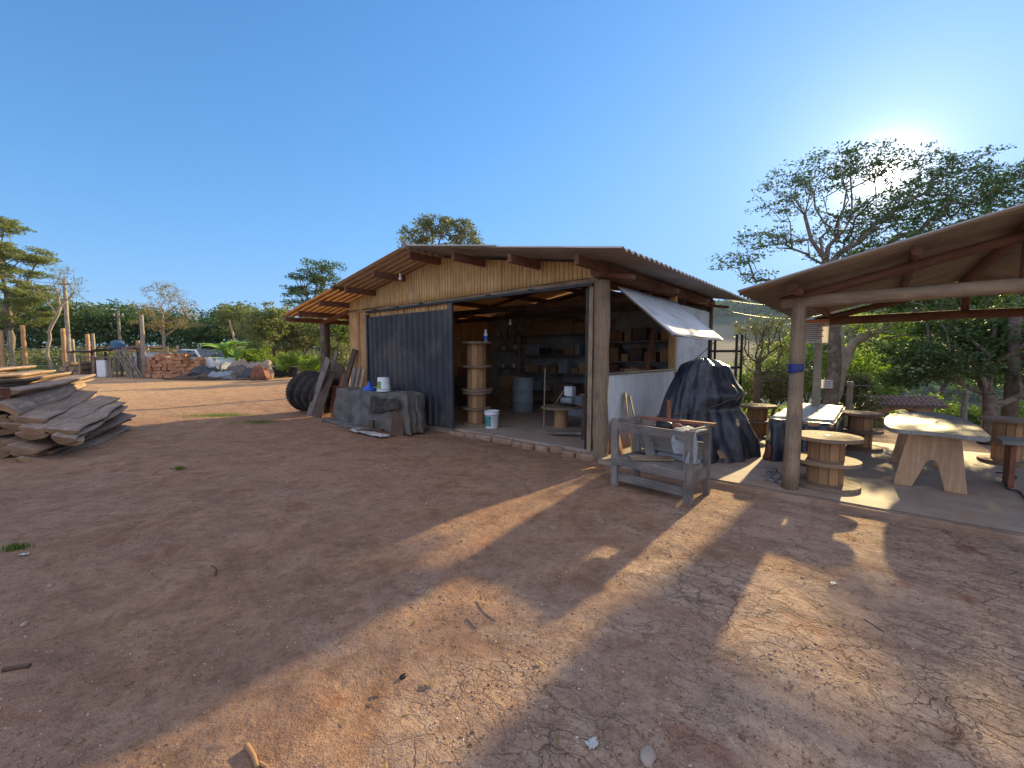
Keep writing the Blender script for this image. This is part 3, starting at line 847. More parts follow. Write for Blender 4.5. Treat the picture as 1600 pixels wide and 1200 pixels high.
# header over the opening with the sliding-door track
MB().bar((WL - .03, 0.03, 2.70), (-0.05, 0.03, 2.73), 0.10, 0.09, segs=6, wob=.006).build('header_beam', M['log_wood'], shed, bevel=.004)
m = MB(); m.bar((-6.5, -0.075, 2.665), (-0.1, -0.075, 2.675), 0.035, 0.045)
m.build('door_track', M['dark_metal'], shed)
for x in (-6.1, -5.2, -4.3, -2.3, -1.3):
    MB().box((x, -0.072, 2.70), (0.10, 0.05, 0.035)).build('track_bracket', M['dark_metal'], shed)

# dark sliding door: trapezoid ribs in a flat frame
door = bpy.data.objects.new('sliding_door', None)
m = MB(); DX0, DX1 = -6.44, -3.27
n = 15; pw = (DX1 - DX0 - 0.16) / n; prof = []
for i in range(n):
    x = DX0 + 0.05 + i * pw
    prof += [(x, 0.0), (x + pw * .42, 0.0), (x + pw * .55, -0.038), (x + pw * .87, -0.038)]
prof.append((DX1 - 0.11, 0.0))
vs = []; fs = []
for x, y in prof:
    vs += [(x, -0.075 + y, 0.12), (x, -0.075 + y, 2.53)]
b = len(vs); vs += [(p[0], p[1] + .004, p[2]) for p in vs]
for i in range(len(prof) - 1):
    a = i * 2; fs.append((a, a + 2, a + 3, a + 1)); fs.append((b + a, b + a + 1, b + a + 3, b + a + 2))
    fs.append((a + 1, a + 3, b + a + 3, b + a + 1)); fs.append((a, b + a, b + a + 2, a + 2))
m.add(vs, fs)
dr = m.build('sliding_door', M['navy_metal'], shed)
m = MB()
m.bar((DX1 - .055, -0.08, 0.10), (DX1 - .055, -0.08, 2.64), 0.11, 0.05, (0, 1, 0))
m.bar((DX0 + .0, -0.08, 0.10), (DX0 + .0, -0.08, 2.60), 0.06, 0.05, (0, 1, 0))
m.bar((DX0 + .03, -0.06, 0.13), (DX1 - .11, -0.06, 0.13), 0.03, 0.06)
m.build('door_frame', M['navy_metal'], dr, bevel=.003)
# upright offcuts in the gap above the door
m = MB(); x = -6.35
while x < -3.4:
    w = random.uniform(.05, .10); h = random.uniform(2.64, 2.66)
    m.bar((x, -0.02 + random.uniform(-.01, .01), 2.35), (x + random.uniform(-.01, .01), -0.02, h), w, .02, (0, 1, 0)); x += w + random.uniform(.0, .035)
m.build('upright_offcuts', M['slat_wood'], shed)

# left end: front strip of upright slab wood, then the long left wall
def slab_wall(xa, xb, ya, yb, z0, z1, name, y_in=1):
    m = MB(); p0 = Vector((xa, ya, 0)); p1 = Vector((xb, yb, 0)); ln = (p1 - p0).length; d = (p1 - p0) / ln
    nrm = Vector((d.y, -d.x, 0)); s = 0
    while s < ln - .03:
        w = min(random.uniform(.10, .2), ln - s)
        c = p0 + d * (s + w / 2) + nrm * random.uniform(-.012, .012)
        ztop = z1(c.x) if callable(z1) else z1
        m.bar(c + Vector((0, 0, z0)), c + Vector((0, 0, ztop)) + d * random.uniform(-.01, .01), w * .98, .025, nrm, segs=5, wob=.012)
        s += w
    return m.build(name, M['slat_wood'], shed)
slab_wall(-7.40, -6.47, -0.02, -0.02, .42, 2.70, 'front_boarding')
slab_wall(-7.40, -7.40, 0.06, DEPTH, .42, 2.80, 'left_wall')
m = MB(); m.box((-6.93, 0.02, .21), (.94, .14, .42)); m.box((-7.40, DEPTH / 2 + .1, .21), (.13, DEPTH - .1, .42)); m.build('plinth', M['whitewash'], shed, bevel=.01)
# back wall, plastered
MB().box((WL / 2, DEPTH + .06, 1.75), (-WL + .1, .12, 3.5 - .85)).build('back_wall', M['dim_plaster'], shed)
MB().box((WL / 2, DEPTH + .06, .22), (-WL + .1, .14, .42)).build('plinth', M['concrete'], shed)
# gable infill at the back
m = MB(); m.prism([(WL, 3.06), (0, 3.06), (RIDGE_X, RIDGE_Z - .03)], -DEPTH - .1, -DEPTH - .06, lambda p: Vector((p.x, -p.z, p.y)))
m.build('back_gable', M['cladding'], shed)

# corner pillar: squared log with axe marks, plus the sawn post beside it
m = MB(); pts = [(0.02 + .012 * nz(z * 1.7), -0.0 + .012 * nz(5, z * 1.7), z) for z in np.linspace(-.1, 2.72, 24)]
m.tube(pts, [.118 + .012 * nz(9, z * 3) for z in np.linspace(0, 2.7, 24)], 14, wob=.10)
m.build('corner_pillar', M['log_wood'], shed)
MB().bar((-0.175, 0.03, .08), (-0.155, 0.03, 2.84), .075, .10, (0, 1, 0), segs=6, wob=.006).build('jamb_post', M['log_wood'], shed, bevel=.004)
MB().bar((-0.245, 0.03, .10), (-0.245, 0.03, 2.66), .05, .04, (0, 1, 0)).build('door_jamb', M['dark_metal'], shed)
m = MB(); m.tube([(0.0, -0.16, 2.86), (0.01, .5, 2.865), (0.0, 2.6, 2.86), (0.0, 5.6, 2.86)], [.10, .10, .085, .08], 12, wob=.08)
m.build('wall_plate', M['beam_wood'], shed)

# side wall: low whitewashed wall, sill, opening, propped flap, white panel
m = MB(); m.grid(lambda u, v: Vector((.075 + .006 * nz(u * 9, v * 5) + .05 * (1 - v) ** 6 * .3, .10 + u * 2.85, -.05 + v * 1.34)), 40, 16)
m.box((0, 1.53, .62), (.145, 2.85, 1.33)); m.build('side_wall', M['whitewash'], shed)
MB().box((0.0, 1.53, 1.305), (.20, 2.86, .03)).build('window_sill', M['gray_wood'], shed, bevel=.004)
MB().bar((0, 3.02, -.02), (0, 3.02, 2.80), .12, .12, (1, 0, 0), segs=6, wob=.006).build('window_post', M['slat_wood'], shed, bevel=.004)
MB().box((0.0, 4.25, 1.98), (.05, 2.34, 1.36)).build('wall_panel', M['white_paint'], shed)
MB().box((0.0, 4.25, .64), (.14, 2.34, 1.30)).build('side_wall', M['whitewash'], shed)
MB().bar((0.03, 5.45, -.02), (0.03, 5.45, 2.80), .11, .11, (1, 0, 0), segs=4).build('rear_post', M['dark_wood'], shed, bevel=.004)
# flap hinged under the eave, propped out
m = MB()
def flap(u, v):
    x = 0.06 + .90 * v; z = 2.68 - .78 * v - .05 * math.sin(v * 2.2) * 0
    return Vector((x, 0.42 + u * 2.58 + .02 * v, z + .03 * math.sin(u * math.pi) * v * -1 + .012 * nz(u * 3, v * 3)))
m.grid(flap, 16, 8)
fl = m.build('window_flap', M['white_paint'], shed, solid=.016)
m = MB(); m.bar((0.10, .44, 2.63), (.93, .46, 1.91), .035, .03); m.bar((0.10, 2.97, 2.63), (.93, 2.99, 1.91), .035, .03); m.bar((.93, .44, 1.895), (.93, 3.0, 1.895), .035, .03)
m.build('flap_frame', M['gray_wood'], fl)
MB().tube([(.90, 2.9, 1.90), (.5, 3.0, 1.55), (.06, 3.0, 1.22)], .008, 6).build('flap_prop', M['rope'], shed)

# outer posts under the left eave, with the beam they carry
for y in (0.28, 3.2):
    m = MB(); m.tube([(-9.27 + .02 * nz(z), y + .02 * nz(z, 4), z) for z in np.linspace(-.1, 2.60, 12)], .085, 12, wob=.08); m.build('eave_post', M['dark_wood'], shed)
# hinge blocks under the front overhang
# floor slab with a stone-and-mortar edge
m = MB(); m.box((WL / 2 + .02, DEPTH / 2, .02), (-WL - .16, DEPTH - .02, .16)); m.build('floor_slab', M['concrete'], shed)
m = MB(); x = -3.4
while x < -.2:
    w = random.uniform(.22, .5)
    m.box((x + w / 2, -0.05 + random.uniform(-.03, .03), .012 + random.uniform(-.025, .012)), (w * random.uniform(.85, 1.0), random.uniform(.12, .2), .12), random.uniform(-.08, .08)); x += w
m.build('threshold_stones', M['dirt_stone'], shed, bevel=.03)

# ---- bare bulb hanging under the front overhang
def bulb(loc, drop, label):
    t = thing('light_bulb', label, 'light bulb', loc)
    MB().tube([(0, 0, drop), (0.003, 0, drop / 2), (0, 0, .05)], .004, 5).build('cord', M['wire'], t)
    MB().lathe([(0, .065), (.018, .06), (.02, .02), (.0, .018)], n=10).build('socket', M['white_plastic'], t)
    MB().lathe([(.0, .02), (.016, .015), (.035, -.03), (.032, -.055), (.018, -.073), (0, -.078)], n=14).build('glass', M['bulb_glass'], t)
bulb(L(-4.35, -.55, 3.22), .22, 'bare white bulb hanging under the front overhang of the shed roof')
bulb(L(-3.2, 1.6, 2.36), .34, 'small bare bulb hanging inside the open shed')

# ================================================================== THE OPEN PAVILION
PRX = 4.20
def prz(x): return 2.80 - 0.235 * abs(x - PRX)
pav = thing('open_pavilion', 'open log pavilion with shallow corrugated roof over the concrete pad at the right', 'pavilion', L(0, 0, 0), A)
for x0, x1 in ((2.02, PRX), (PRX + .004, 6.38)):
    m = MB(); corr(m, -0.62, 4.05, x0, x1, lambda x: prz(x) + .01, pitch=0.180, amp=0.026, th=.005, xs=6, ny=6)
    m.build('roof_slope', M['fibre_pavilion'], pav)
for x, r in ((2.50, .05), (3.46, .045), (4.19, .055), (4.95, .045), (5.88, .05)):
    m = MB(); ys = np.linspace(-0.42 + .06 * nz(x, 3), 3.95, 9)
    m.tube([(x + .01 * nz(x, y), y, prz(x) - .068 + .006 * nz(x * 3, y)) for y in ys], r, 10, wob=.1); m.build('purlin', M['beam_wood'], pav)
def pole(name, pts, rs, mat='log_wood', n=12, wob=.09, parent=pav):
    m = MB(); P = [Vector(p) for p in pts]; out = []; rr = []
    for i in range(len(P) - 1):
        k = max(1, int((P[i + 1] - P[i]).length / .25))
        for j in range(k):
            t = j / k; out.append(P[i].lerp(P[i + 1], t) + Vector((nz(i + t * k * .5, P[i].x), nz(P[i].y, i + t * k * .5), nz(3, i + t * k * .4))) * .012); rr.append(rs[i] * (1 - t) + rs[i + 1] * t)
    out.append(P[-1]); rr.append(rs[-1])
    m.tube(out, rr, n, wob=wob); return m.build(name, M[mat], parent)
for y in (-.03, 3.5):
    for sx in (-1, 1):
        pole('rafter', [(PRX + sx * 1.85, y, prz(PRX + 1.85) - .15), (PRX + sx * .02, y, prz(PRX) - .15)], [.052, .048], 'beam_wood')
    pole('tie_beam', [(2.36, y + .01, 2.20), (4.1, y, 2.215), (6.05, y, 2.20)], [.072, .068, .06], 'log_wood' if y < 1 else 'beam_wood')
    pole('king_post', [(PRX, y + .02, 2.26), (PRX, y + .02, prz(PRX) - .16)], [.045, .045], 'beam_wood')
for x in (2.53, 5.87):
    pole('side_plate', [(x, -.35, 2.305), (x, 1.8, 2.31), (x, 3.85, 2.305)], [.05, .045, .045], 'beam_wood')
pole('post', [(2.515, -.03, .0), (2.53, -.03, 1.2), (2.53, -.03, 2.24)], [.085, .075, .070])
p3 = pole('post', [(5.87, -.03, .0), (5.87, -.03, 2.24)], [.08, .07])
m = MB(); m.bar((2.42, 3.5, 0), (2.42, 3.5, 2.22), .11, .11, (0, 1, 0), segs=6, wob=.006); m.build('post', M['pole'], pav, bevel=.006)
m = MB(); m.bar((5.9, 3.5, 0), (5.9, 3.5, 2.22), .11, .11, (0, 1, 0), segs=6, wob=.006); m.build('post', M['pole'], pav, bevel=.006)
m = MB(); m.grid(lambda u, v: Vector((2.53 + (.083 + .004 * nz(u * 6, v * 6)) * math.cos(rad(-165) + rad(135) * u), -.03 + (.083 + .004 * nz(u * 6, v * 6)) * math.sin(rad(-165) + rad(135) * u), 1.50 - (.11 - .03 * u) * v)), 14, 6); m.build('tape_patch', M['blue_tape'], pav, solid=.003)
# the concrete pad
m = MB(); m.grid(lambda u, v: Vector((0.09 + u * 6.4, -0.20 + .02 * nz(u * 14, 2) * (v < .02) + v * 4.3, .050 + .004 * nz(u * 12, v * 8))), 80, 50, smooth=True)
n0 = len(m.v)
m.box((3.29, 1.95, -.02), (6.4, 4.28, .125))
pad = m.build('concrete_pad', M['concrete'], None, L(0, 0, 0), A); pad['kind'] = 'structure'
m = MB(); m.bar((1.0, -.235, -.01), (6.5, -.235, -.01), .08, .085, segs=60, wob=.014)
kb = m.build('kerb_strip', M['dirt_stone'], None, L(0, 0, 0), A, bevel=.008); kb['kind'] = 'structure'

# notice board sheet on the rear post, small notice on the tree
nt = thing('paper_notice', 'white notice with an orange heading fixed to the rear pavilion post', 'notice', L(2.36, 3.42, 2.02), A)
m = MB(); m.grid(lambda u, v: Vector((-.2 + .4 * u, -.012 * math.sin(u * 3) * v, .21 - .42 * v)), 8, 8); m.build('sheet', M['paper'], nt, solid=.004)
m = MB(); m.box((0, -.018, .178), (.385, .006, .05)); m.build('heading', M['orange_print'], nt)
m = MB()
for k in range(9):
    w = .32 - .05 * ((k * 7) % 3); m.box((-.18 + w / 2, -.019, .12 - k * .035), (w, .004, .011))
m.build('lettering', M['ink'], nt)

# ================================================================== CABLE REELS
def board_disc(mb, R, z0, z1, nb=5, rot=0.0, hole=0.04):
    step = 2 * R / nb
    for b in range(nb):
        x0 = -R + b * step + .0015; x1 = x0 + step - .003
        poly = []
        k = 10
        for i in range(k + 1):
            x = x0 + (x1 - x0) * i / k; poly.append((x, -math.sqrt(max(R * R - x * x, 1e-5))))
        for i in range(k + 1):
            x = x1 + (x0 - x1) * i / k; poly.append((x, math.sqrt(max(R * R - x * x, 1e-5))))
        c, s = math.cos(rot), math.sin(rot)
        def Mx(p, c=c, s=s): return Vector((p.x * c - p.y * s, p.x * s + p.y * c, p.z))
        n = len(poly)
        vs = [Mx(Vector((x, y, z0))) for x, y in poly] + [Mx(Vector((x, y, z1))) for x, y in poly]
        uo = random.random() * 40
        fs = [tuple(range(n))[::-1], tuple(range(n, 2 * n))]
        pu = [(uo + y, uo + x) for x, y in poly]
        uv = [pu[::-1], pu]
        for i in range(n):
            j = (i + 1) % n; fs.append((i, j, j + n, i + n)); uv.append([(uo + i * .03, 0), (uo + i * .03 + .03, 0), (uo + i * .03 + .03, .04), (uo + i * .03, .04)])
        mb.add(vs, fs, uv)
def make_reel(label, loc, R=.34, rb=.195, h=.61, group='wooden cable reels', rot=0.3, tiers=2, rz=0.0, topmat='flange'):
    t = thing('cable_reel', label, 'cable reel', loc, rz, group)
    ft = .042; zs = [i * (h - ft) / tiers for i in range(tiers + 1)]
    for i, z in enumerate(zs):
        m = MB(); board_disc(m, R * (1 if i != 1 else .99), z, z + ft, 5, rot + i * .7)
        o = m.build('flange', M[topmat], t, bevel=.003)
    for i in range(tiers):
        m = MB(); ns = 11; z0 = zs[i] + ft; z1 = zs[i + 1]
        for k in range(ns):
            th = 2 * math.pi * k / ns; r = rb + random.uniform(-.004, .003)
            c = Vector((math.cos(th) * r, math.sin(th) * r, 0))
            m.bar(c + Vector((0, 0, z0)), c + Vector((0, 0, z1)), 2 * math.pi * rb / ns * .985, .022, c.normalized())
        m.build('drum', M['pine'], t, bevel=.002)
    MB().lathe([(0, h + .0015), (.032, h + .0015), (.033, h)], n=16).build('hub_plate', M['dark_metal'], t)
    for k in range(4):
        th = k * 1.571 + rot; MB().lathe([(0, h + .004), (.012, h + .003), (.013, h)], (math.cos(th) * rb * .8, math.sin(th) * rb * .8, 0), 8).build('bolt_head', M['dark_metal'], t)
    return t
make_reel('nearest cable reel with three flanges, just right of the front pavilion post', (3.74, 5.02, .052), .345, .165, .60)
make_reel('small cable reel at the far corner of the pad by the tarp wrapped machine', (4.70, 8.12, .052), .32, .155, .60, rot=1.1)
make_reel('cable reel half hidden behind the black plastic covered table', (5.80, 7.05, .052), .31, .15, .60, rot=.8)
make_reel('cable reel cut off by the right photo edge beside the bench', (7.16, 6.10, .052), .29, .145, .64, rot=.2)
RS = L(-3.35, .66, .10)
make_reel('lower cable reel of the tall stack inside the shed doorway', RS, .31, .185, .72, 'stacked reels in the doorway', rot=.5)
make_reel('upper cable reel of the tall stack inside the shed doorway', RS + Vector((0, 0, .735)), .33, .19, 1.05, 'stacked reels in the doorway', rot=1.5, tiers=2)

# ================================================================== LIVE EDGE TABLE
tb = thing('slab_table', 'large live edge slab table with pale polished top and arched plank legs', 'table', L(3.78, 1.6, .052), A)
ol = [(3.33, 1.62), (3.38, 1.10), (3.56, .74), (3.80, .44), (3.93, .40), (4.10, .58), (4.19, 1.0), (4.22, 1.6), (4.26, 2.2), (4.20, 2.75), (4.02, 3.18), (3.74, 3.10), (3.52, 2.85), (3.40, 2.3)]
def smooth_poly(p, it=1):
    for _ in range(it):
        q = []
        for i in range(len(p)):
            a, b = p[i], p[(i + 1) % len(p)]
            q += [(a[0] * .75 + b[0] * .25, a[1] * .75 + b[1] * .25), (a[0] * .25 + b[0] * .75, a[1] * .25 + b[1] * .75)]
        p = q
    return p
ol = [toL(gp(a, b, .765)) for a, b in ((1381, 657), (1384, 649), (1407, 643), (1440, 643), (1470, 645), (1500, 652), (1524, 661), (1541, 674), (1549, 685), (1520, 682), (1470, 676), (1430, 673), (1395, 670), (1382, 664))]
ol = [(p.x, p.y) for p in ol]
if sum(ol[i][0] * ol[(i + 1) % len(ol)][1] - ol[(i + 1) % len(ol)][0] * ol[i][1] for i in range(len(ol))) < 0: ol = ol[::-1]
op = [(x - 3.78, y - 1.6) for x, y in smooth_poly(ol, 1)]
op = [(x + .012 * nz(x * 6, y * 6), y + .012 * nz(x * 6 + 9, y * 6)) for x, y in op]
m = MB(); m.prism(op, .665, .712)
# swap uv so that the grain runs along the table
m.uv = [[(v, u) for u, v in q] for q in m.uv]
m.build('tabletop', M['table_top'], tb, bevel=.006)
m = MB(); ck = [(.02, -.10), (.035, -.02), (.03, .05), (.09, .16), (.06, .06), (.055, -.02)]
m.prism(ck, .7125, .7135); m.build('crack', M['dark_wood'], tb)
leg = [(-.315, 0), (-.15, 0), (-.065, .24), (-.045, .31), (-.015, .345), (.02, .345), (.05, .31), (.07, .24), (.125, 0), (.305, 0), (.225, .66), (-.205, .66)]
for yy, sx in ((-.62, 1), (.78, 1)):
    m = MB()
    def Mx(p, yy=yy): return Vector((p.x - .03, yy - p.z + (p.y - .33) * -.06, p.y))
    m.prism([(a * sx, b) for a, b in leg], -.035, .035, Mx); m.uv = [[(v, u) for u, v in q] for q in m.uv]
    m.build('trestle_leg', M['table_leg'], tb, bevel=.004)

# ================================================================== PLASTIC COVERED TABLE
ct = thing('covered_table', 'low table draped in black plastic with a white sheet over its top', 'table', L(2.42, 2.75, .052), A)
def drape(sx, sy, h, z0, folds, seed, flare=.06, top=.0):
    """closed drape over a box: u round the perimeter, v from top centre down"""
    def fn(u, v):
        th = 2 * math.pi * u
        c, s = math.cos(th), math.sin(th)
        k = 1 / max(abs(c), abs(s)); k = min(k, 1.32)
        bx, by = c * k * sx, s * k * sy
        if v < .4:
            t = v / .4; return Vector((bx * t, by * t, h + .012 * nz(bx * t * 4 + seed, by * t * 4) + .01 * nz(bx * t * 9, by * t * 9 + seed)))
        t = (v - .4) / .6
        f = 1 + (flare + .05 * math.sin(folds * th + 2 * nz(th * 2 + seed))) * t ** .7 + .03 * nz(c * 4 + seed, s * 4, t * 3)
        zz = h - (h - z0) * t + .02 * nz(c * 3, s * 3 + seed) * t
        return Vector((bx * f, by * f, max(zz, z0)))
    return fn
m = MB(); m.grid(drape(.40, 1.35, .60, .01, 17, 3), 140, 30, closed_u=True, flip=True); m.build('black_cover', M['black_tarp'], ct)
def wsheet(u, v):
    x = -.46 + .92 * u; y = -1.22 + 2.5 * v
    ex = max(0, abs(x) - .38); ey = max(0, -y - 1.12) + max(0, y - 1.15)
    return Vector((x - (ex * .6 * (1 if x > 0 else -1)), y, .632 + .012 * nz(x * 5, y * 3) - ex * 1.6 - ey * .9 + .02 * nz(y * 2.5, 8) * (abs(x) > .3)))
m = MB(); m.grid(wsheet, 40, 70); m.build('white_sheet', M['white_sheet'], ct, solid=.004)
blk = L(2.62, 1.58, .052 + .60)
MB().box((0, 0, 0), (.34, .10, .045)).build('leg', M['pine'], ct, (.22, -1.31, .575), 0, bevel=.003)
m = MB(); m.tube([(-.36, -1.36, 0), (-.30, -1.30, .30)], [.085, .06], 12); m.build('leg', M['red_wood'], ct)

# ================================================================== TARP WRAPPED MACHINE
mc = thing('tarp_wrapped_machine', 'tall machine wrapped in a black tarp tied with rope on the pad edge', 'covered machine', L(1.05, 1.35, .052), A)
def shroud(u, v):
    th = 2 * math.pi * u; c, s = math.cos(th), math.sin(th)
    z = 1.50 * (1 - v)
    # footprint, local: reaches right (x) and towards the side wall
    rx = .30 + .46 * v ** .8; ry = .30 + .55 * v ** .9
    if v < .08: k = math.sqrt(max(v / .08, 0)) ; rx *= k; ry *= k
    # waist of the rope and the bulge over it on the right
    bulge = math.exp(-((v - .36) / .09) ** 2) * max(0, math.cos(th + .35)) * .09 - math.exp(-((v - .52) / .06) ** 2) * max(0, math.cos(th + .35)) * .05
    f = 1 + .06 * math.sin(9 * th + 3 * nz(c * 2, v * 2)) * min(1, v * 2) + .028 * math.sin(21 * th + 5 * nz(v * 1.2, c * 1.5)) * min(1, v * 1.5) + .08 * nz(c * 2.2, s * 2.2, v * 3)
    px = .06 - .20 * v * 0
    return Vector((px + c * (rx * f + bulge), s * (ry * f + bulge * .5), z + .03 * nz(c * 3, s * 3, v * 5) * (v < .9) + .004))
m = MB(); m.grid(shroud, 260, 80, closed_u=True, flip=True); m.build('tarp', M['black_tarp'], mc)
m = MB(); pts = []
for i in range(61):
    u = i / 60; th = 2 * math.pi * u
    v = .50 + .14 * math.cos(th + 2.8)
    p = shroud(u, v); pts.append(Vector((p.x * 1.03, p.y * 1.03, p.z)))
m.tube(pts, .009, 6, cap=False); m.build('rope', M['rope'], mc)
m = MB(); m.grid(lambda u, v: Vector((.32 + .20 * v + .10 * u, -.50 - .16 * v + .10 * u, .36 - .30 * v + .01 * nz(u * 3, v * 3))), 6, 10); m.build('canvas_flap', M['cloth_gray'] if False else M['cardboard'], mc, solid=.006)

# black rack behind the machine
rk = thing('metal_rack', 'tall black open rack standing behind the tarp wrapped machine', 'rack', L(.62, 4.35, -.03), A)
for x, y in ((-.28, 0), (.28, 0), (-.28, .45), (.28, .45)):
    MB().bar((x, y, 0), (x, y, 1.98 + .1 * (x > 0)), .045, .045, (0, 1, 0)).build('upright', M['dark_metal'], rk)
for z in (.5, 1.0, 1.35, 1.72):
    m = MB(); m.bar((-.28, 0, z), (.28, 0, z), .04, .05); m.bar((-.28, .45, z), (.28, .45, z), .04, .05); m.box((0, .225, z + .03), (.56, .49, .015)) if z < 1.6 else None
    m.build('shelf', M['dark_metal'], rk)

# ================================================================== OLD WORKBENCH
FLp, FRp, BRp = Vector((1.26, 5.15, 0)), Vector((1.89, 4.49, 0)), Vector((2.24, 4.80, 0))
bx = (FRp - FLp); BL_ = bx.length; ba = math.atan2(bx.y, bx.x)
wb = thing('workbench', 'weathered gray timber workbench with an open frame in front of the white wall', 'workbench', FLp, ba)
BWd = .47
def leg_(x, y, h, w=.085, d=.055): 
    MB().bar((x, y, 0), (x, y, h), w, d, (0, 1, 0), segs=5, wob=.004).build('leg', M['gray_wood'], wb, bevel=.004)
leg_(0, 0, .835); leg_(BL_, 0, .80, .095); leg_(0.03, BWd, .80); leg_(BL_, BWd, .82, .07)
m = MB(); m.bar((.03, -.005, .74), (BL_ - .04, -.005, .735), .035, .10, segs=6, wob=.004); m.build('front_rail', M['gray_wood'], wb, bevel=.003)
m = MB(); m.bar((-.03, BWd + .03, .80), (BL_ + .07, BWd + .03, .815), .085, .035, segs=6, wob=.004); m.build('back_rail', M['red_wood'], wb, bevel=.003)
for r_ in (((.0, .03, .775), (.02, BWd, .775), .05, .10), ((BL_, .03, .77), (BL_, BWd - .03, .765), .04, .08), ((BL_ + .0, .03, .26), (BL_ + .0, BWd - .03, .27), .03, .12), ((0, .03, .27), (0.02, BWd - .03, .27), .03, .1)):
    m = MB(); m.bar(*r_); m.build('end_rail', M['gray_wood'], wb, bevel=.003)
m = MB(); m.bar((-.02, -.035, .335), (BL_ - .02, -.035, .315), .035, .11, segs=6, wob=.005); m.build('front_rail', M['gray_wood'], wb, bevel=.003)
m = MB(); m.bar((.03, .02, .12), (BL_ - .03, .02, .12), .03, .10, segs=6, wob=.004); m.build('front_rail', M['gray_wood'], wb, bevel=.003)
m = MB()
for k in range(3): m.bar((.05, .07 + k * .145, .375 - .005 * k), (BL_ - .05, .07 + k * .145, .37), .11, .022, segs=4, wob=.003)
m.build('lower_shelf', M['gray_wood'], wb, bevel=.002)
m = MB(); m.bar((.06, BWd + .0, .52), (BL_ - .04, BWd + .0, .50), .03, .20, segs=4, wob=.003); m.build('back_board', M['gray_wood'], wb, bevel=.003)
m = MB(); m.bar((.06, .12, .705), (BL_ - .06, .12, .70), .10, .02); m.bar((.06, .34, .705), (BL_ - .06, .34, .70), .09, .02); m.build('top_slats', M['dark_wood'], wb, bevel=.002)
Rb = lambda x, y, z: FLp + Vector((math.cos(ba) * x - math.sin(ba) * y, math.sin(ba) * x + math.cos(ba) * y, z))
# grinder motor on the bench
gr = thing('grinder_motor', 'small dark electric motor with a chuck lying on the workbench', 'motor', Rb(.52, .22, .716), ba + .15)
m = MB(); m.tube([(-.085, 0, .06), (-.08, 0, .06), (.02, 0, .06), (.07, 0, .058), (.085, 0, .058)], [.035, .058, .060, .052, .03], 16); m.build('housing', M['dark_metal'], gr)
m = MB(); m.tube([(.085, 0, .058), (.11, 0, .058)], [.022, .022], 12); m.tube([(.11, 0, .058), (.16, 0, .058), (.20, 0, .056)], [.045, .048, .03], 14); m.build('chuck', M['red_wood'], gr)
m = MB(); m.tube([(-.09, 0, .06), (-.15, 0, .055)], [.018, .006], 10); m.tube([(.20, 0, .056), (.26, 0, .05)], [.02, .035], 12); m.build('spindle', M['steel'], gr)
# jeans-like cloth over the right end
cg = MB()
def cloth(u, v):
    x = -.02 + .25 * u
    if v < .35: t = v / .35; return Vector((x, .25 - .28 * t, .785 + .02 * nz(u * 3, v * 5)))
    t = (v - .35) / .65
    return Vector((x + .03 * math.sin(t * 4) * (u - .5) + .02 * t, -.045 - .03 * math.sin(u * 9 + t * 2) * .6 - .015 * t, .785 - .34 * t * (1 - .25 * (u < .4)) ))
cg.grid(cloth, 24, 26); o = cg.build('draped_cloth', M['cloth_gray'], None, Rb(BL_ - .17, .05, 0), ba, solid=.012); tag(o, 'pale gray cloth hanging over the right end of the workbench', 'cloth')
# boards on and around it
def plank(label, p0, p1, w, t, mat='gray_wood', up=(0, 0, 1), name='plank', cat='plank', group=None, wob=.004):
    p0 = Vector(p0); p1 = Vector(p1)
    m = MB(); m.bar(Vector((0, 0, 0)), p1 - p0, w, t, up, segs=6, wob=wob)
    o = m.build(name, M[mat], None, p0, None, bevel=.002); return tag(o, label, cat, group)
plank('pale board lying across the lower shelf of the workbench', Rb(.24, -.05, .40), Rb(.60, .26, .402), .20, .02, 'log_wood')
plank('pale plywood offcut standing on the lower shelf of the workbench', Rb(.36, .20, .40), Rb(.22, .36, .66), .13, .012, 'table_top', up=(.3, -1, 0))
plank('blue gray painted board on the lower shelf of the workbench', Rb(.38, .36, .40), Rb(.88, .34, .40), .07, .05, 'gray_plastic')
plank('tall pale board leaning on the white wall behind the workbench', L(.42, .35, -.02), L(.12, .62, .985), .13, .025, 'log_wood', up=(1, -.5, 0))
plank('second gray board leaning on the white wall behind the workbench', L(.50, .48, -.02), L(.12, .80, .93), .12, .02, 'gray_wood', up=(1, -.5, 0))
plank('wide red brown board leaning low on the wall by the pillar', L(.34, .12, -.02), L(.12, .25, .56), .24, .03, 'red_wood', up=(1, -.6, 0))
plank('short red brown stick leaning on the tarp wrapped machine', L(.98, .30, -.02), L(.80, .72, .90), .06, .03, 'red_wood', up=(0, 1, 0))
# clamps on the pad by the post
for k, (a, b) in enumerate((((1197, 737), (1218, 757)), ((1203, 745), (1214, 733)), ((1210, 752), (1226, 741)))):
    p, q = gp(*a, .065), gp(*b, .065)
    m = MB(); m.bar((0, 0, 0), q - p, .018, .03); m.bar((0, 0, .0), ((q - p).y * -.25, (q - p).x * .25, .0), .016, .028); m.bar((q - p), (q - p) + Vector(((q - p).y * -.3, (q - p).x * .3, .0)), .016, .028)
    tag(m.build('bar_clamp', M['steel'], None, p), ('long steel bar clamp lying beside the front pavilion post', 'short steel clamp lying under the long clamp by the post', 'steel clamp lying closest to the front pavilion post')[k], 'clamp', 'steel clamps on the pad')
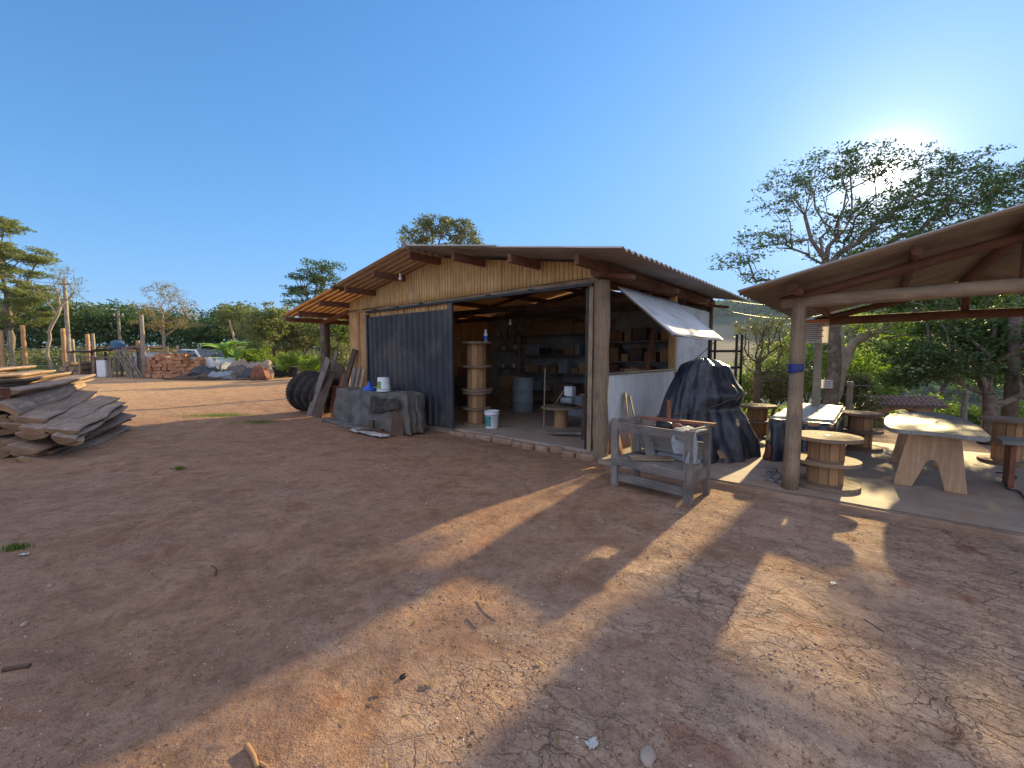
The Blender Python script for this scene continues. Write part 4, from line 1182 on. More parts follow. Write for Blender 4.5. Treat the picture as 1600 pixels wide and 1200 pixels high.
# bench at the right edge, and its cable
bn = thing('wooden_bench', 'low bench with pale top and red brown leg at the right photo edge', 'bench', (5.95, 4.85, .052), A)
MB().box((.25, .12, .53), (.95, .40, .05)).build('bench_top', M['table_top'], bn, bevel=.006)
for x in (-.12, .62): MB().bar((x, .12, 0), (x, .12, .505), .05, .30, (0, 1, 0)).build('leg', M['red_wood'], bn, bevel=.004)
m = MB(); cp = [gp(1556, 738, .062), gp(1575, 740, .062), gp(1588, 746, .062), gp(1572, 755, .062), gp(1576, 764, .062), gp(1592, 768, .062), gp(1604, 780, .062), gp(1640, 800, .062)]
def spline(P, k=6):
    out = []
    for i in range(len(P) - 1):
        p0 = P[max(i - 1, 0)]; p1 = P[i]; p2 = P[i + 1]; p3 = P[min(i + 2, len(P) - 1)]
        for j in range(k):
            t = j / k; out.append(0.5 * ((2 * p1) + (p2 - p0) * t + (2 * p0 - 5 * p1 + 4 * p2 - p3) * t * t + (3 * p1 - p0 - 3 * p2 + p3) * t ** 3))
    out.append(P[-1]); return out
m.tube(spline(cp), .009, 7); tag(m.build('cable', M['rubber'], None), 'black electric cable snaking over the pad by the bench', 'cable')

# ================================================================== IN FRONT OF THE SHED
# low pile under a gray tarp
tp = thing('tarp_covered_pile', 'long low pile under a dusty gray tarp in front of the sliding door', 'covered pile', L(-5.42, -.50, 0), A)
def pilefn(u, v):
    th = 2 * math.pi * u; c, s = math.cos(th), math.sin(th)
    k = min(1 / max(abs(c), abs(s)), 1.30)
    hx, hy, h = 1.45, .27, .80
    bx_, by_ = c * k * hx, s * k * hy
    if v < .45:
        t = v / .45; x, y = bx_ * t, by_ * t
        return Vector((x, y, h + .06 * nz(x * 1.3, 2) + .05 * nz(x * 3, y * 5) - .07 * max(0, abs(x) / hx - .8) * 5 * .5))
    t = (v - .45) / .55
    fl = (.07 + .06 * nz(c * 3, s * 3)) * t + .035 * math.sin(th * 9 + 3 * nz(th * 2)) * t
    x = c * k * (hx + fl * 1.3 * (1 + .6 * (c > 0))); y = s * k * (hy + fl)
    top = h + .05 * nz(bx_ * 1.3, 2) - .035 * (abs(c * k) > .8)
    z = top * (1 - t) + .02 + .09 * nz(x * 2.2, y * 3, t * 3) * math.sin(t * 3.14)
    return Vector((x + .04 * nz(y * 5, z * 4), y + .05 * nz(x * 2.5, z * 4), max(z, .01)))
m = MB(); m.grid(pilefn, 170, 44, closed_u=True, flip=True); m.build('tarp', M['gray_tarp'], tp)
m = MB(); m.grid(lambda u, v: Vector((.30 + 1.05 * u + .08 * v, -.33 - .06 * v + .03 * nz(u * 5, v * 4) - .02 * math.sin(u * 10), .70 - .36 * v * (1 - .5 * u) + .05 * nz(u * 4, v * 3))), 24, 12); m.build('tarp_flap', M['rubber'], tp, solid=.006)
bk = thing('white_bucket', 'white plastic bucket with a green printed label standing on the gray tarp pile', 'bucket', L(-5.12, -.50, .80), A)
def bucket(t, inverted, printed, R=.145, H=.31):
    prof = [(0, .0), (R * .84, .0), (R * .86, .01), (R * .99, H * .80), (R * 1.07, H * .81), (R * 1.07, H * .84), (R, H * .85), (R * 1.02, H * .96), (R * 1.08, H * .97), (R * 1.08, H), (R * .98, H), (R * .95, H * .9), (R * .82, .02), (0, .02)]
    if inverted: prof = [(r, H - z) for r, z in prof][::-1]
    MB().lathe(prof, n=32).build('pail', M['white_plastic'], t)
    m = MB()
    def pr(u, v):
        a = rad(-150) + rad(75) * u; z = H * (.14 + .58 * v)
        q = (H - z) if inverted else z
        r = R * (.86 + (.99 - .86) * (q / (H * .8))) + .002
        return Vector((r * math.cos(a + .35), r * math.sin(a + .35), z))
    m.grid(pr, 14, 6); m.build('printed_label', M[printed], t)
bucket(bk, True, 'green_print')
fn = thing('blue_funnel', 'blue plastic funnel lying mouth down on the gray tarp pile beside the bucket', 'funnel', L(-5.55, -.60, .80), A)
MB().lathe([(.150, 0), (.155, .004), (.150, .03), (.135, .05), (.05, .11), (.032, .14), (.026, .20), (.02, .20), (.026, .135), (.045, .105), (.13, .045), (.145, .0)], n=28).build('cone', M['blue_plastic'], fn)
MB().tube([(.13, 0, .035), (.19, 0, .03), (.19, .04, .02), (.13, .05, .03)], .007, 6).build('handle', M['blue_plastic'], fn)
plank('thin pale board lying on top of the gray tarp pile behind the funnel', L(-6.1, -.33, .84), L(-5.2, -.28, .86), .10, .02, 'slat_wood')
plank('wide brown board leaning on the right end of the gray tarp pile', L(-3.93, -1.02, 0), L(-4.13, -.74, .55), .26, .035, 'dark_wood', up=(0.55, -1, 0.3))
plank('short dark block standing before the gray tarp pile', L(-4.78, -1.02, 0), L(-4.80, -1.0, .24), .09, .12, 'dark_wood', up=(0, 1, 0))
plank('long gray board on the ground along the gray tarp pile', L(-6.95, -.98, .03), L(-5.30, -1.06, .04), .16, .04, 'gray_wood', wob=.02)
plank('second long gray board on the ground before the pile, its right end under the block', L(-5.9, -1.12, .03), L(-4.55, -1.06, .06), .14, .035, 'gray_wood', wob=.02)
plank('thin dark board lying crosswise on the ground before the pile', L(-5.05, -1.28, .03), L(-4.35, -1.02, .09), .09, .03, 'dark_wood')
m = MB(); m.grid(lambda u, v: Vector((-5.15 + 1.25 * u, -1.36 + .30 * v * (1 - u * .3) + .05 * nz(u * 4, 2), .022 + .03 * nz(u * 6, v * 4) + .02)), 30, 10)
tag(m.build('crumpled_sheet', M['white_sheet'], None, L(0, 0, 0), A, solid=.004), 'crumpled white plastic sheet on the ground before the tarp pile', 'sheet')

# tyres leaning in a row at the left end
def tyre(loc, R, w, rz, tilt, label):
    t = thing('tyre', label, 'tyre', loc, rz, 'old tyres at the shed corner')
    ri = R * .60
    prof = [(ri, -.28), (ri * 1.03, -.42), (R * .78, -.50), (R * .93, -.46), (R * .985, -.40), (R, -.30), (R * 1.0, 0), (R, .30), (R * .985, .40), (R * .93, .46), (R * .78, .50), (ri * 1.03, .42), (ri, .28), (ri * 1.06, .2), (R * .9, .1), (R * .9, -.1), (ri * 1.06, -.2), (ri, -.28)]
    m = MB(); m.lathe([(r, z * w) for r, z in prof], n=44)
    M2 = lambda p: Vector((p[2] * math.cos(tilt) - (p[1]) * math.sin(tilt) * 0 - p[1] * 0 + (p[1] + R) * math.sin(tilt) , p[0], (p[1] + R) * math.cos(tilt) - p[2] * math.sin(tilt) + abs(w * .5 * math.sin(tilt))))
    m.v = [tuple(M2(p)) for p in m.v]; m.build('tread', M['rubber'], t)
    m = MB()
    for k in range(40):
        th = 2 * math.pi * k / 40
        for sg in (-1, 1):
            c = Vector((math.cos(th) * (R + .004), math.sin(th) * (R + .004), sg * w * .2))
            d = Vector((-math.sin(th) * .02, math.cos(th) * .02, w * .16 * sg))
            p0, p1 = M2(c - d), M2(c + d); m.bar(p0, p1, .035, .018, (M2(c * 1.1) - M2(c)))
    m.build('tread_blocks', M['rubber'], t)
for k, (x, y, R, tl, lb) in enumerate(((-9.20, -.42, .58, .30, 'outermost big worn tyre of the leaning row at the left shed corner'), (-8.90, -.36, .56, .34, 'second tyre of the leaning row, right behind the outermost one'),
                                       (-8.62, -.32, .53, .36, 'third tyre of the leaning row, half covered by leaning boards'), (-8.36, -.26, .50, .36, 'last and smallest tyre of the leaning row, behind the boards'))):
    tyre(L(x, y, -.01), R, .27, A, tl, lb)

# boards leaning at the corner
lean = (
 (483, 645, 11.35, 513, 560, 11.0, .20, .04, 'gray_wood', 'long narrow gray board leaning foremost over the tyres'),
 (500, 648, 11.2, 527, 548, 11.2, .10, .05, 'gray_wood', 'tall gray post leaning beside the tyres'),
 (494, 650, 11.0, 519, 578, 11.2, .30, .04, 'dark_wood', 'wide dark board leaning on the tyres'),
 (520, 644, 11.1, 539, 585, 11.2, .16, .04, 'red_wood', 'reddish board leaning behind the wide dark board'),
 (530, 646, 10.9, 545, 580, 11.1, .16, .03, 'dark_wood', 'dark board leaning left of the upright slab wood'),
 (524, 640, 11.1, 555, 546, 11.0, .15, .05, 'dark_wood', 'tallest dark board leaning against the corner of the shed'),
 (538, 646, 10.7, 555, 574, 10.9, .10, .03, 'gray_wood', 'narrow gray board in the leaning bunch by the wall strip'),
 (546, 646, 10.6, 562, 573, 10.8, .09, .03, 'gray_wood', 'second narrow gray board in the leaning bunch by the wall strip'),
 (553, 646, 10.5, 569, 577, 10.65, .09, .03, 'log_wood', 'pale narrow board at the right of the leaning bunch'),
)
for x0, y0, Y0, x1, y1, Y1, w, t, mt, lb in lean:
    a = at(x0, y0, Y0); a.z = -.02; b = at(x1, y1, Y1)
    plank(lb, a, b, w, t, mt, up=(-.5, -1, .2), name='leaning_board', cat='board', group='boards leaning at the shed corner')
rd = at(530, 573, 11.6)
t = thing('round_table_top', 'round dark wooden table top standing behind the leaning boards', 'table top', (rd.x, rd.y, -.01), A)
m = MB(); m.lathe([(0, -.025), (.44, -.025), (.45, 0), (.44, .025), (0, .025)], n=36); m.v = [(p[0], p[2] + p[1] * -.15, .98 + p[1] * .98) for p in m.v]; m.build('disc', M['dark_wood'], t)
m = MB(); m.bar((-.2, .05, 0), (-.2, .02, .6), .06, .04); m.build('leg', M['dark_wood'], t); MB().bar((.2, .05, 0), (.2, .02, .6), .06, .04).build('leg', M['dark_wood'], t)
rg = at(519, 625, 11.25); t = thing('red_crate', 'small rusty red slatted crate among the leaning boards', 'crate', (rg.x, rg.y, 0), A - .2)
for k in range(5): MB().bar((-.22 + k * .11, 0, .10), (-.20 + k * .11, .1, .78), .045, .03, (0, 1, 0)).build('slat', M['red_wood'], t)
MB().bar((-.25, .01, .12), (.27, .01, .12), .04, .06).build('frame', M['red_wood'], t); MB().bar((-.23, .10, .76), (.29, .10, .76), .04, .06).build('frame', M['red_wood'], t)

# ================================================================== INSIDE THE SHED
def wbox(c, s, mat, label, name='cardboard_box', cat='box', group=None, rz=0):
    m = MB(); sx, sy, sz = s
    m.box((0, 0, sz / 2), s, rz)
    t = thing(name, label, cat, L(*c), A, group)
    m.build('carton', M[mat], t, bevel=.004)
    m = MB(); m.box((0, 0, sz + .001), (sx * .98, .05, .003), rz); m.build('tape', M['log_wood'], t)
    return t
def rack(x0, x1, y0, y1, zs, label):
    t = thing('storage_shelf', label, 'shelf', L(x0, y0, .10), A)
    for x in (0, x1 - x0):
        for y in (0, y1 - y0): MB().bar((x, y, 0), (x, y, zs[-1] - .09), .05, .05, (0, 1, 0)).build('upright', M['pine'], t)
    for z in zs: MB().box(((x1 - x0) / 2, (y1 - y0) / 2, z - .10), (x1 - x0 + .08, y1 - y0 + .06, .03)).build('shelf_board', M['gray_wood'], t)
rack(-5.55, -2.75, 4.75, 5.2, (.5, 1.05, 1.6, 2.22), 'wide wooden shelf against the back wall seen through the open front')
rack(-2.45, -.30, 4.70, 5.15, (.45, .95, 1.42, 1.95), 'wooden shelf against the back wall seen through the side opening')
n = 0
adj = ['leftmost', 'second', 'third', 'fourth', 'fifth', 'sixth', 'seventh', 'eighth', 'ninth']
x = -5.4
for k in range(7):
    w = random.uniform(.28, .46); h = random.uniform(.26, .48)
    wbox((x + w / 2, 4.98, 2.237), (w, .36, h), 'cardboard', adj[k] + ' box from the left on top of the wide back shelf inside the shed', group='boxes on top of the back shelf'); x += w + random.uniform(.0, .05)
bottom = (('toolbox', 'red_wood'), ('tin', 'steel'), ('wooden_block', 'pine'), ('carton', 'brown_card'))
ordn = ['lowest', 'second', 'third']
for zi, z in enumerate((.5, 1.05, 1.6)):
    x = -5.35; k = 0
    while x < -3.0 and k < 9:
        w = random.uniform(.14, .36); h = random.uniform(.14, .36); mt = random.choice(['brown_card', 'dark_wood', 'pine', 'gray_plastic', 'cardboard', 'dark_metal'])
        wbox((x + w / 2, 4.95, z + .017), (w, .28, h), mt, adj[k] + ' item from the left on the ' + ordn[zi] + ' board of the wide back shelf', 'storage_box', group='things stored on the wide back shelf'); x += w + random.uniform(.03, .15); k += 1
for zi, z in enumerate((.45, .95, 1.42, 1.95)):
    x = -2.35; k = 0
    while x < -.55 and k < 7:
        w = random.uniform(.18, .38); h = random.uniform(.18, .38); mt = random.choice(['brown_card', 'pine', 'red_wood', 'cardboard', 'dark_wood'])
        wbox((x + w / 2, 4.9, z + .017), (w, .28, h), mt, adj[k] + ' item from the left on the ' + ['lowest', 'second', 'third', 'top'][zi] + ' board of the shelf behind the side opening', 'storage_box', group='things stored behind the side opening'); x += w + random.uniform(.02, .12); k += 1
# shelf with bottles on the left wall side, in front of a pale wall
t = thing('wall_shelf', 'two tier wall shelf of jars on the pale wall left inside the shed', 'shelf', L(-7.2, 4.2, 0), A)
for z in (1.15, 1.75): MB().box((.95, 1.05, z), (1.5, .28, .03)).build('shelf_board', M['gray_wood'], t)
for z in (1.15, 1.75):
    for k in range(6):
        xx = -7.2 + .3 + k * .25 + random.uniform(-.04, .04); h = random.uniform(.12, .24)
        j = thing('storage_jar', adj[k] + ' jar from the left on the ' + ('lower' if z < 1.5 else 'upper') + ' wall shelf inside the shed', 'jar', L(xx, 5.25, z + .016), A, 'jars on the wall shelf')
        MB().lathe([(0, 0), (.05, 0), (.052, h * .8), (.03, h * .9), (0, h * .9)], n=12).build('jar_body', M['white_plastic' if k % 2 else 'gray_plastic'], j)
        MB().lathe([(0, h), (.036, h), (.036, h * .86), (0, h * .86)], n=12).build('lid', M['blue_plastic' if k % 3 == 0 else 'dark_metal'], j)
# white bottle with blue cap on the reel stack
j = thing('spray_bottle', 'white and blue bottle standing on the tall reel stack', 'bottle', RS + Vector((.20, .05, 1.787)), A)
MB().lathe([(0, 0), (.04, 0), (.042, .17), (.02, .21), (0, .21)], n=14).build('bottle_body', M['white_plastic'], j)
MB().lathe([(0, .27), (.026, .27), (.028, .205), (0, .205)], n=12).build('cap', M['white_plastic'], j)
MB().lathe([(.0432, .03), (.0435, .13)], n=14).build('printed_label', M['blue_plastic'], j)
b2 = thing('white_bucket', 'white plastic bucket with a dark printed label on the floor of the shed doorway', 'bucket', L(-2.78, .53, .10), A)
bucket(b2, False, 'teal_print', .15, .36)
dm = thing('steel_drum', 'gray blue drum standing far inside the open shed', 'drum', L(-3.95, 3.0, .10), A)
MB().lathe([(0, 0), (.28, 0), (.29, .01), (.285, .28), (.30, .30), (.285, .32), (.285, .58), (.30, .60), (.285, .62), (.285, .88), (.295, .90), (.27, .90), (.27, .87), (0, .87)], n=32).build('drum_body', M['gray_plastic'], dm)
lt = thing('reel_side_table', 'low round table of a cable reel inside the shed doorway', 'table', L(-1.75, 1.55, .10), A)
m = MB(); board_disc(m, .42, .40, .44, 5); m.build('tabletop', M['flange'], lt)
MB().lathe([(0, 0), (.14, 0), (.14, .40), (0, .40)], n=16, smooth=False).build('drum', M['pine'], lt)
mc2 = thing('bench_grinder', 'pale gray bench machine standing on the low reel table in the shed', 'machine', L(-1.62, 1.6, .54), A)
m = MB(); m.box((0, 0, .02), (.30, .2, .04)); m.build('base', M['dark_metal'], mc2, bevel=.004)
m = MB(); m.tube([(-.14, 0, .12), (.14, 0, .12)], .07, 14); m.build('motor', M['gray_plastic'], mc2)
m = MB(); m.box((.05, 0, .32), (.20, .14, .20)); m.build('guard', M['white_paint'], mc2, bevel=.01)
m = MB(); m.tube([(-.32, 0, .02), (-.06, -.02, .36)], .014, 8); m.build('handle', M['log_wood'], mc2)
plank('thin tall rod standing upright inside the shed doorway', L(-2.05, 1.35, .10), L(-2.03, 1.36, 1.32), .025, .025, 'log_wood')
for k, (a, b, w, mt, lb) in enumerate((((-1.55, .75, .13), (-.55, 1.75, .17), .24, 'flange', 'wide pale board lying on the shed floor by the right jamb'), ((-1.35, .62, .16), (-.30, 1.2, .20), .14, 'gray_wood', 'gray board lying on the wide pale board by the right jamb'), ((-.95, 1.9, .13), (-.35, 2.9, .5), .20, 'pine', 'orange board propped on the floor deeper inside the shed'))):
    plank(lb, L(*a), L(*b), w, .04, mt)
for k, (x, w, lb) in enumerate(((-.9, .12, 'upright board leaning inside the side opening near the pillar'), (-.5, .18, 'wide upright board leaning inside the side opening'))):
    plank(lb, L(x, 3.4 + k * .5, .1), L(x + .2, 3.8 + k * .4, 2.2), w, .03, 'red_wood', up=(1, .3, 0))
# little sideboard inside, under the window
t = thing('work_counter', 'dark counter along the inside of the side opening', 'counter', L(-.75, .4, .10), A)
MB().box((.30, 1.3, .80), (.55, 2.2, .05)).build('counter_top', M['dark_wood'], t)
for y in (.3, 2.3): MB().bar((.06, y, 0), (.06, y, .775), .07, .07, (0, 1, 0)).build('leg', M['dark_wood'], t)

# more clutter: leaning boards, crates, hanging rings and tools
cl = random.Random(44)
for k in range(6):
    x = -2.62 + k * .06
    plank(adj[k] + ' upright board from the left in the bunch between the two back shelves', L(x, 4.9 + cl.uniform(-.1, .1), .1), L(x + cl.uniform(-.1, .1), 5.25, cl.uniform(1.9, 2.7)), cl.uniform(.08, .16), .025, cl.choice(['pine', 'dark_wood', 'red_wood', 'gray_wood']), up=(0, 1, 0), cat='board', name='upright_board')
for k, (x, y, z, sx, sz, mt, lb) in enumerate(((-.42, 1.1, .925, .36, .30, 'orange_box', 'orange crate on the counter inside the side opening'), (-.45, 1.75, .925, .30, .22, 'brown_card', 'brown box beside the orange crate on the counter'), (-.50, 2.3, .925, .30, .40, 'cardboard', 'tall carton at the far end of the counter inside the side opening'),
      (-.42, .72, .925, .26, .18, 'dark_wood', 'small dark box on the counter nearest the pillar'), (-4.9, 3.6, .10, .5, .55, 'brown_card', 'big brown carton on the floor in front of the wide back shelf'), (-4.95, 3.62, .65, .40, .35, 'pine', 'smaller crate stacked on the big brown carton'), (-3.1, 3.9, .10, .6, .75, 'dark_wood', 'dark cabinet standing right of the gray drum'), (-2.4, 3.3, .10, .5, .5, 'gray_plastic', 'gray bin on the shed floor behind the reel table'), (-6.2, 3.0, .10, .8, .85, 'dark_wood', 'dark bench box standing by the left wall inside the shed'), (-6.2, 3.0, .95, .35, .30, 'red_wood', 'red box on top of the dark bench box'))):
    wbox((x, y, z), (sx, sx * .8, sz), mt, lb)
for k, (x, z, rr) in enumerate(((-3.4, 2.05, .17), (-2.9, 2.25, .13), (-5.9, 2.15, .2))):
    m = MB(); m.tube([(rr * math.cos(q * .5236), 0, rr * math.sin(q * .5236)) for q in range(13)], .016, 8, cap=False)
    tag(m.build('hanging_ring', M['dark_metal'], None, L(x, 1.9, z + .1), A), ('ring of hose hanging from the first tie beam, middle one', 'smaller ring of hose hanging from the tie beam on the right', 'wide ring of hose hanging from the tie beam on the left')[k], 'hose')
for k in range(8):
    x = -6.9 + k * .16; ln = cl.uniform(.2, .5)
    m = MB(); m.bar((0, 0, 0), (0, 0, -ln), .03, .02, (0, 1, 0)); m.bar((-.06, 0, -ln), (.06, 0, -ln), .05, .03)
    tag(m.build('hand_tool', M[cl.choice(['steel', 'dark_wood', 'dark_metal'])], None, L(x, 5.40, 2.45), A), adj[k] + ' tool from the left hanging on the pale back wall', 'tool', 'tools hanging on the back wall')

# ================================================================== THE SLAB PILE AT THE LEFT
def bark_slab(p0, p1, w, t, seed, label='rough sawn bark edged slab in the gray stack at the left photo edge', arch=.10, roll=0.0, over=False):
    """long rounded offcut: flat sawn underside, curved bark side up, wavy edges"""
    p0 = Vector(p0); p1 = Vector(p1); d = (p1 - p0); ln = d.length; d.normalize()
    sd = d.cross(Vector((0, 0, 1))).normalized(); up = sd.cross(d)
    if roll:
        c, s = math.cos(roll), math.sin(roll); sd, up = sd * c + up * s, up * c - sd * s
    o = thing('bark_edged_board', label, 'rough board', p0, 0, 'rough boards in the stack at the left')
    m = MB(); n = 16; k = 8; vs = []
    for i in range(n + 1):
        s = i / n; ww = w * (1 + .18 * nz(seed, s * 4) + .06 * nz(seed + 5, s * 14)); off = .05 * nz(seed + 9, s * 3)
        sag = -.03 * math.sin(s * 3.14) + .02 * nz(seed + 3, s * 2.5)
        for j in range(k + 1):
            q = j / k * 2 - 1
            z = arch * (1 - q * q) + .008 * nz(seed + j, s * 12)
            if not over: z = .012 * nz(seed + q * 1.5, s * 5) + .006 * nz(seed + j * 3.1, s * 2)
            vs.append(d * ln * s + sd * (q * ww / 2 + off) + up * (z + sag))
        for j in range(k + 1):
            q = 1 - j / k * 2
            z = arch * (1 - q * q) * .86 - t
            if not over: z = -t * .35 - arch * .75 * (1 - q * q) + .012 * nz(seed + j, s * 9)
            vs.append(d * ln * s + sd * (q * ww / 2 * .985 + off) + up * (z + sag))
    w2 = 2 * (k + 1); fs = []; uv = []
    for i in range(n):
        for j in range(w2):
            j2 = (j + 1) % w2
            fs.append((i * w2 + j, (i + 1) * w2 + j, (i + 1) * w2 + j2, i * w2 + j2))
            a = seed * 1.7 + j * w / k; b = a + w / k
            uv.append([(i / n * ln, a), ((i + 1) / n * ln, a), ((i + 1) / n * ln, b), (i / n * ln, b)])
    m.add(vs, fs, uv, True); m.build('bark_face', M['bark_slab'], o)
    for i, dd in ((0, -.004), (n, .004)):
        e = MB()
        ring = [vs[i * w2 + j] + d * dd for j in range(w2)]
        f = list(range(w2)); f = f if i == 0 else f[::-1]
        quads = []
        for j in range(k):
            a, b = j, j + 1; c2, d2 = w2 - 1 - (j + 1), w2 - 1 - j
            quads.append((a, d2, c2, b) if i == n else (a, b, c2, d2))
        e.add(ring, quads, [[(p * .2, 0), (p * .2 + .1, 0), (p * .2 + .1, .06), (p * .2, .06)] for p in range(k)])
        e.build('sawn_end', M['raw_end'], o)
    return o
slabs = [
 # near end px,py,Y      far end px,py,Y        w     t    arch  roll
 (66, 716, 6.35, 172, 664, 8.9, .52, .045, .10, -.25),
 (48, 706, 6.45, 168, 655, 8.9, .50, .045, .10, -.10),
 (62, 695, 6.5, 172, 648, 8.8, .42, .04, .08, -.35),
 (40, 690, 6.7, 158, 640, 9.0, .48, .045, .10, -.05),
 (106, 680, 6.5, 176, 637, 8.8, .40, .045, .11, -.30),
 (84, 676, 6.5, 166, 628, 8.8, .44, .05, .12, -.28),
 (56, 668, 6.55, 156, 620, 8.9, .50, .05, .14, -.22),
 (38, 652, 6.7, 142, 612, 9.0, .50, .05, .13, -.18),
 (60, 654, 6.9, 134, 606, 9.1, .42, .04, .10, -.22),
 (16, 646, 6.8, 120, 600, 9.2, .62, .05, .16, -.10),
 (-30, 650, 6.6, 90, 606, 9.0, .62, .05, .14, 0),
 (-24, 668, 6.5, 96, 620, 8.9, .6, .05, .12, 0),
 (-20, 690, 6.5, 96, 636, 8.8, .6, .05, .12, 0),
 (-20, 712, 6.4, 90, 652, 8.7, .6, .05, .12, 0),
 (10, 700, 6.6, 120, 640, 8.9, .6, .05, .12, 0),
 (-60, 632, 6.6, 92, 596, 9.1, .55, .05, .10, .05),
 (-40, 622, 6.6, 108, 590, 9.2, .50, .05, .10, -.05),
 (-20, 612, 6.8, 116, 586, 9.3, .55, .05, .10, .02),
 (-90, 612, 6.6, 60, 592, 9.1, .60, .06, .10, 0),
 (-70, 600, 6.7, 84, 583, 9.3, .42, .05, .08, .05),
 (-90, 590, 6.8, 56, 578, 9.3, .46, .05, .08, 0),
 (-110, 580, 6.9, 40, 571, 9.3, .40, .04, .06, 0),
 (-120, 640, 6.6, 20, 610, 9.0, .7, .05, .10, 0),
 (-130, 680, 6.5, 20, 640, 8.8, .7, .05, .10, 0),
]
pos = ['lowest and foremost slab of the gray timber stack at the left', 'slab just above the lowest one at the foot of the timber stack']
for i, (a, b, Y0, c, d, Y1, w, t_, ar, ro) in enumerate(slabs):
    p0 = at(a, b, Y0); p1 = at(c, d, Y1)
    p0.z = max(p0.z, .05); p1.z = max(p1.z, .05)
    jr = random.Random(i); p1 = p1 + Vector((jr.uniform(-.12, .12), jr.uniform(-.25, .25), 0)); p0 = p0 + Vector((0, jr.uniform(-.25, .2), jr.uniform(-.02, .03))); w = w * jr.uniform(.7, .95); ro = ro + jr.uniform(-.12, .08); t_ = t_ + jr.uniform(.01, .035)
    o = bark_slab(p0, p1, w, t_, i * 3.7 + 1, pos[i] if i < 2 else 'rough sawn bark edged slab in the gray stack at the left photo edge', ar, ro, i in (9, 11, 18))
    if 0 < i < 22: bark_slab(p0 + Vector((jr.uniform(-.12, .05), jr.uniform(-.15, .2), -.085)), p1 + Vector((jr.uniform(-.1, .12), jr.uniform(-.3, .1), -.09)), w * jr.uniform(.8, 1.05), t_, i * 5.1 + 77, 'rough sawn bark edged slab in the gray stack at the left photo edge', ar * .7, ro * .6)
p = at(-10, 690, 6.9)
plank('dark squared timber carrying the orange brown block at the left photo edge', (p.x, p.y, 0), at(-10, 668, 6.9), .24, .24, 'dark_wood', up=(0, 1, 0), name='timber_block', cat='timber')
plank('thick orange brown squared timber end standing at the left photo edge', at(-10, 667, 6.9), at(-10, 606, 6.9), .26, .25, 'red_wood', up=(0, 1, 0), name='timber_block', cat='timber')
for k in range(4):
    q0 = at(-40 + k * 40, 718 - k * 4, 6.9 + k * .6); q0.z = .05
    tag(MB().bar((0, 0, 0), (1.1, .35, 0), .12, .12, segs=3, wob=.01).build('bearer_log', M['dark_wood'], None, q0), adj[k] + ' bearer log under the gray timber stack counted from the front', 'log', 'bearers under the timber stack')

# ================================================================== FAR SIDE OF THE YARD (left)
def P0(px, py, Y):
    p = at(px, py, Y); h = float(height(p.x, p.y)); return Vector((p.x, p.y, h))
def hpx(px, ytop, base):
    """height above base reached by the pixel row ytop"""
    return at(px, ytop, base.y).z - base.z

# lean-to with work table, drum and junk
lt = P0(172, 598, 24.6)
t = thing('lean_to_table', 'rough table under a dark tarp roof across the yard with a white box beneath', 'table', lt, rad(8))
m = MB(); m.grid(lambda u, v: Vector((-1.6 + 3.0 * u, -.7 + 1.6 * v, 1.45 + .25 * u + .10 * nz(u * 4, v * 3) - .15 * abs(u - .5))), 24, 10); m.build('tarp_roof', M['black_tarp'], t, solid=.02)
m = MB(); m.box((0, 0, 1.12), (2.6, 1.0, .07)); m.build('tabletop', M['gray_wood'], t)
for x in (-1.2, -.5, .35, 1.2):
    for y in (-.42, .42): MB().bar((x, y, 0), (x + .06, y, 1.42 if y > 0 else 1.1), .09, .09, (0, 1, 0)).build('leg', M['log_wood' if y < 0 else 'gray_wood'], t)
wbx = lambda name, label, cat, loc, s, mat, rz=0: tag(MB().box((0, 0, s[2] / 2), s).build(name, M[mat], None, loc, rz, bevel=.03), label, cat)
p = P0(163, 598, 24.2); wbx('plastic_tub', 'white plastic tub standing under the lean-to table', 'tub', p, (.45, .4, .95), 'white_plastic', .2)
t = thing('blue_drum', 'blue plastic drum standing on top of the lean-to across the yard', 'drum', lt + Vector((.25, .35, 1.55)), 0)
MB().lathe([(0, 0), (.30, 0), (.33, .08), (.33, .38), (.28, .50), (.18, .54), (0, .54)], n=24).build('drum_body', M['dull_blue'], t)
MB().lathe([(.14, .54), (.14, .60), (0, .60)], n=16).build('lid', M['dark_metal'], t)
# diagonal lattice panel
p = P0(216, 600, 23.8); t = thing('lattice_panel', 'gray slatted wooden panel leaning at a slant beside the lean-to', 'panel', p, 0)
for k in range(5): MB().bar((-1.55 + k * .16, .3, 1.75), (-.35 + k * .18, -.1, .0), .07, .03, (0, 1, 0)).build('slat', M['gray_wood'], t)
MB().bar((-1.6, .32, 1.6), (-.85, .32, 1.62), .07, .05).build('crossbar', M['gray_wood'], t); MB().bar((-.7, 0, .35), (.3, 0, .38), .07, .05).build('crossbar', M['gray_wood'], t)
p = P0(196, 598, 24.0)
t = thing('sawhorse', 'wooden trestle with splayed legs next to the lean-to table', 'trestle', p, .3)
MB().bar((-.6, 0, 1.15), (.6, 0, 1.15), .09, .09).build('crossbar', M['gray_wood'], t)
for x in (-.5, .5):
    for y in (-.3, .3): MB().bar((x, y, 0), (x * .8, y * .1, 1.12), .07, .05, (0, 1, 0)).build('leg', M['gray_wood'], t)
p = P0(128, 598, 25.0)
for k, (dx, dz, r) in enumerate(((0, .16, .16), (.5, .15, .15), (-.5, .15, .15), (.25, .42, .15), (-.25, .42, .16), (0, .68, .14), (.6, .45, .12))):
    m = MB(); m.tube([(0, -.9, 0), (0, .9, 0)], r, 12, wob=.05)
    tag(m.build('firewood_log', M['log_wood'], None, p + Vector((dx, 0, dz)), rad(6)), 'cut log lying in the small stack left of the lean-to', 'log', 'logs stacked left of the lean-to')

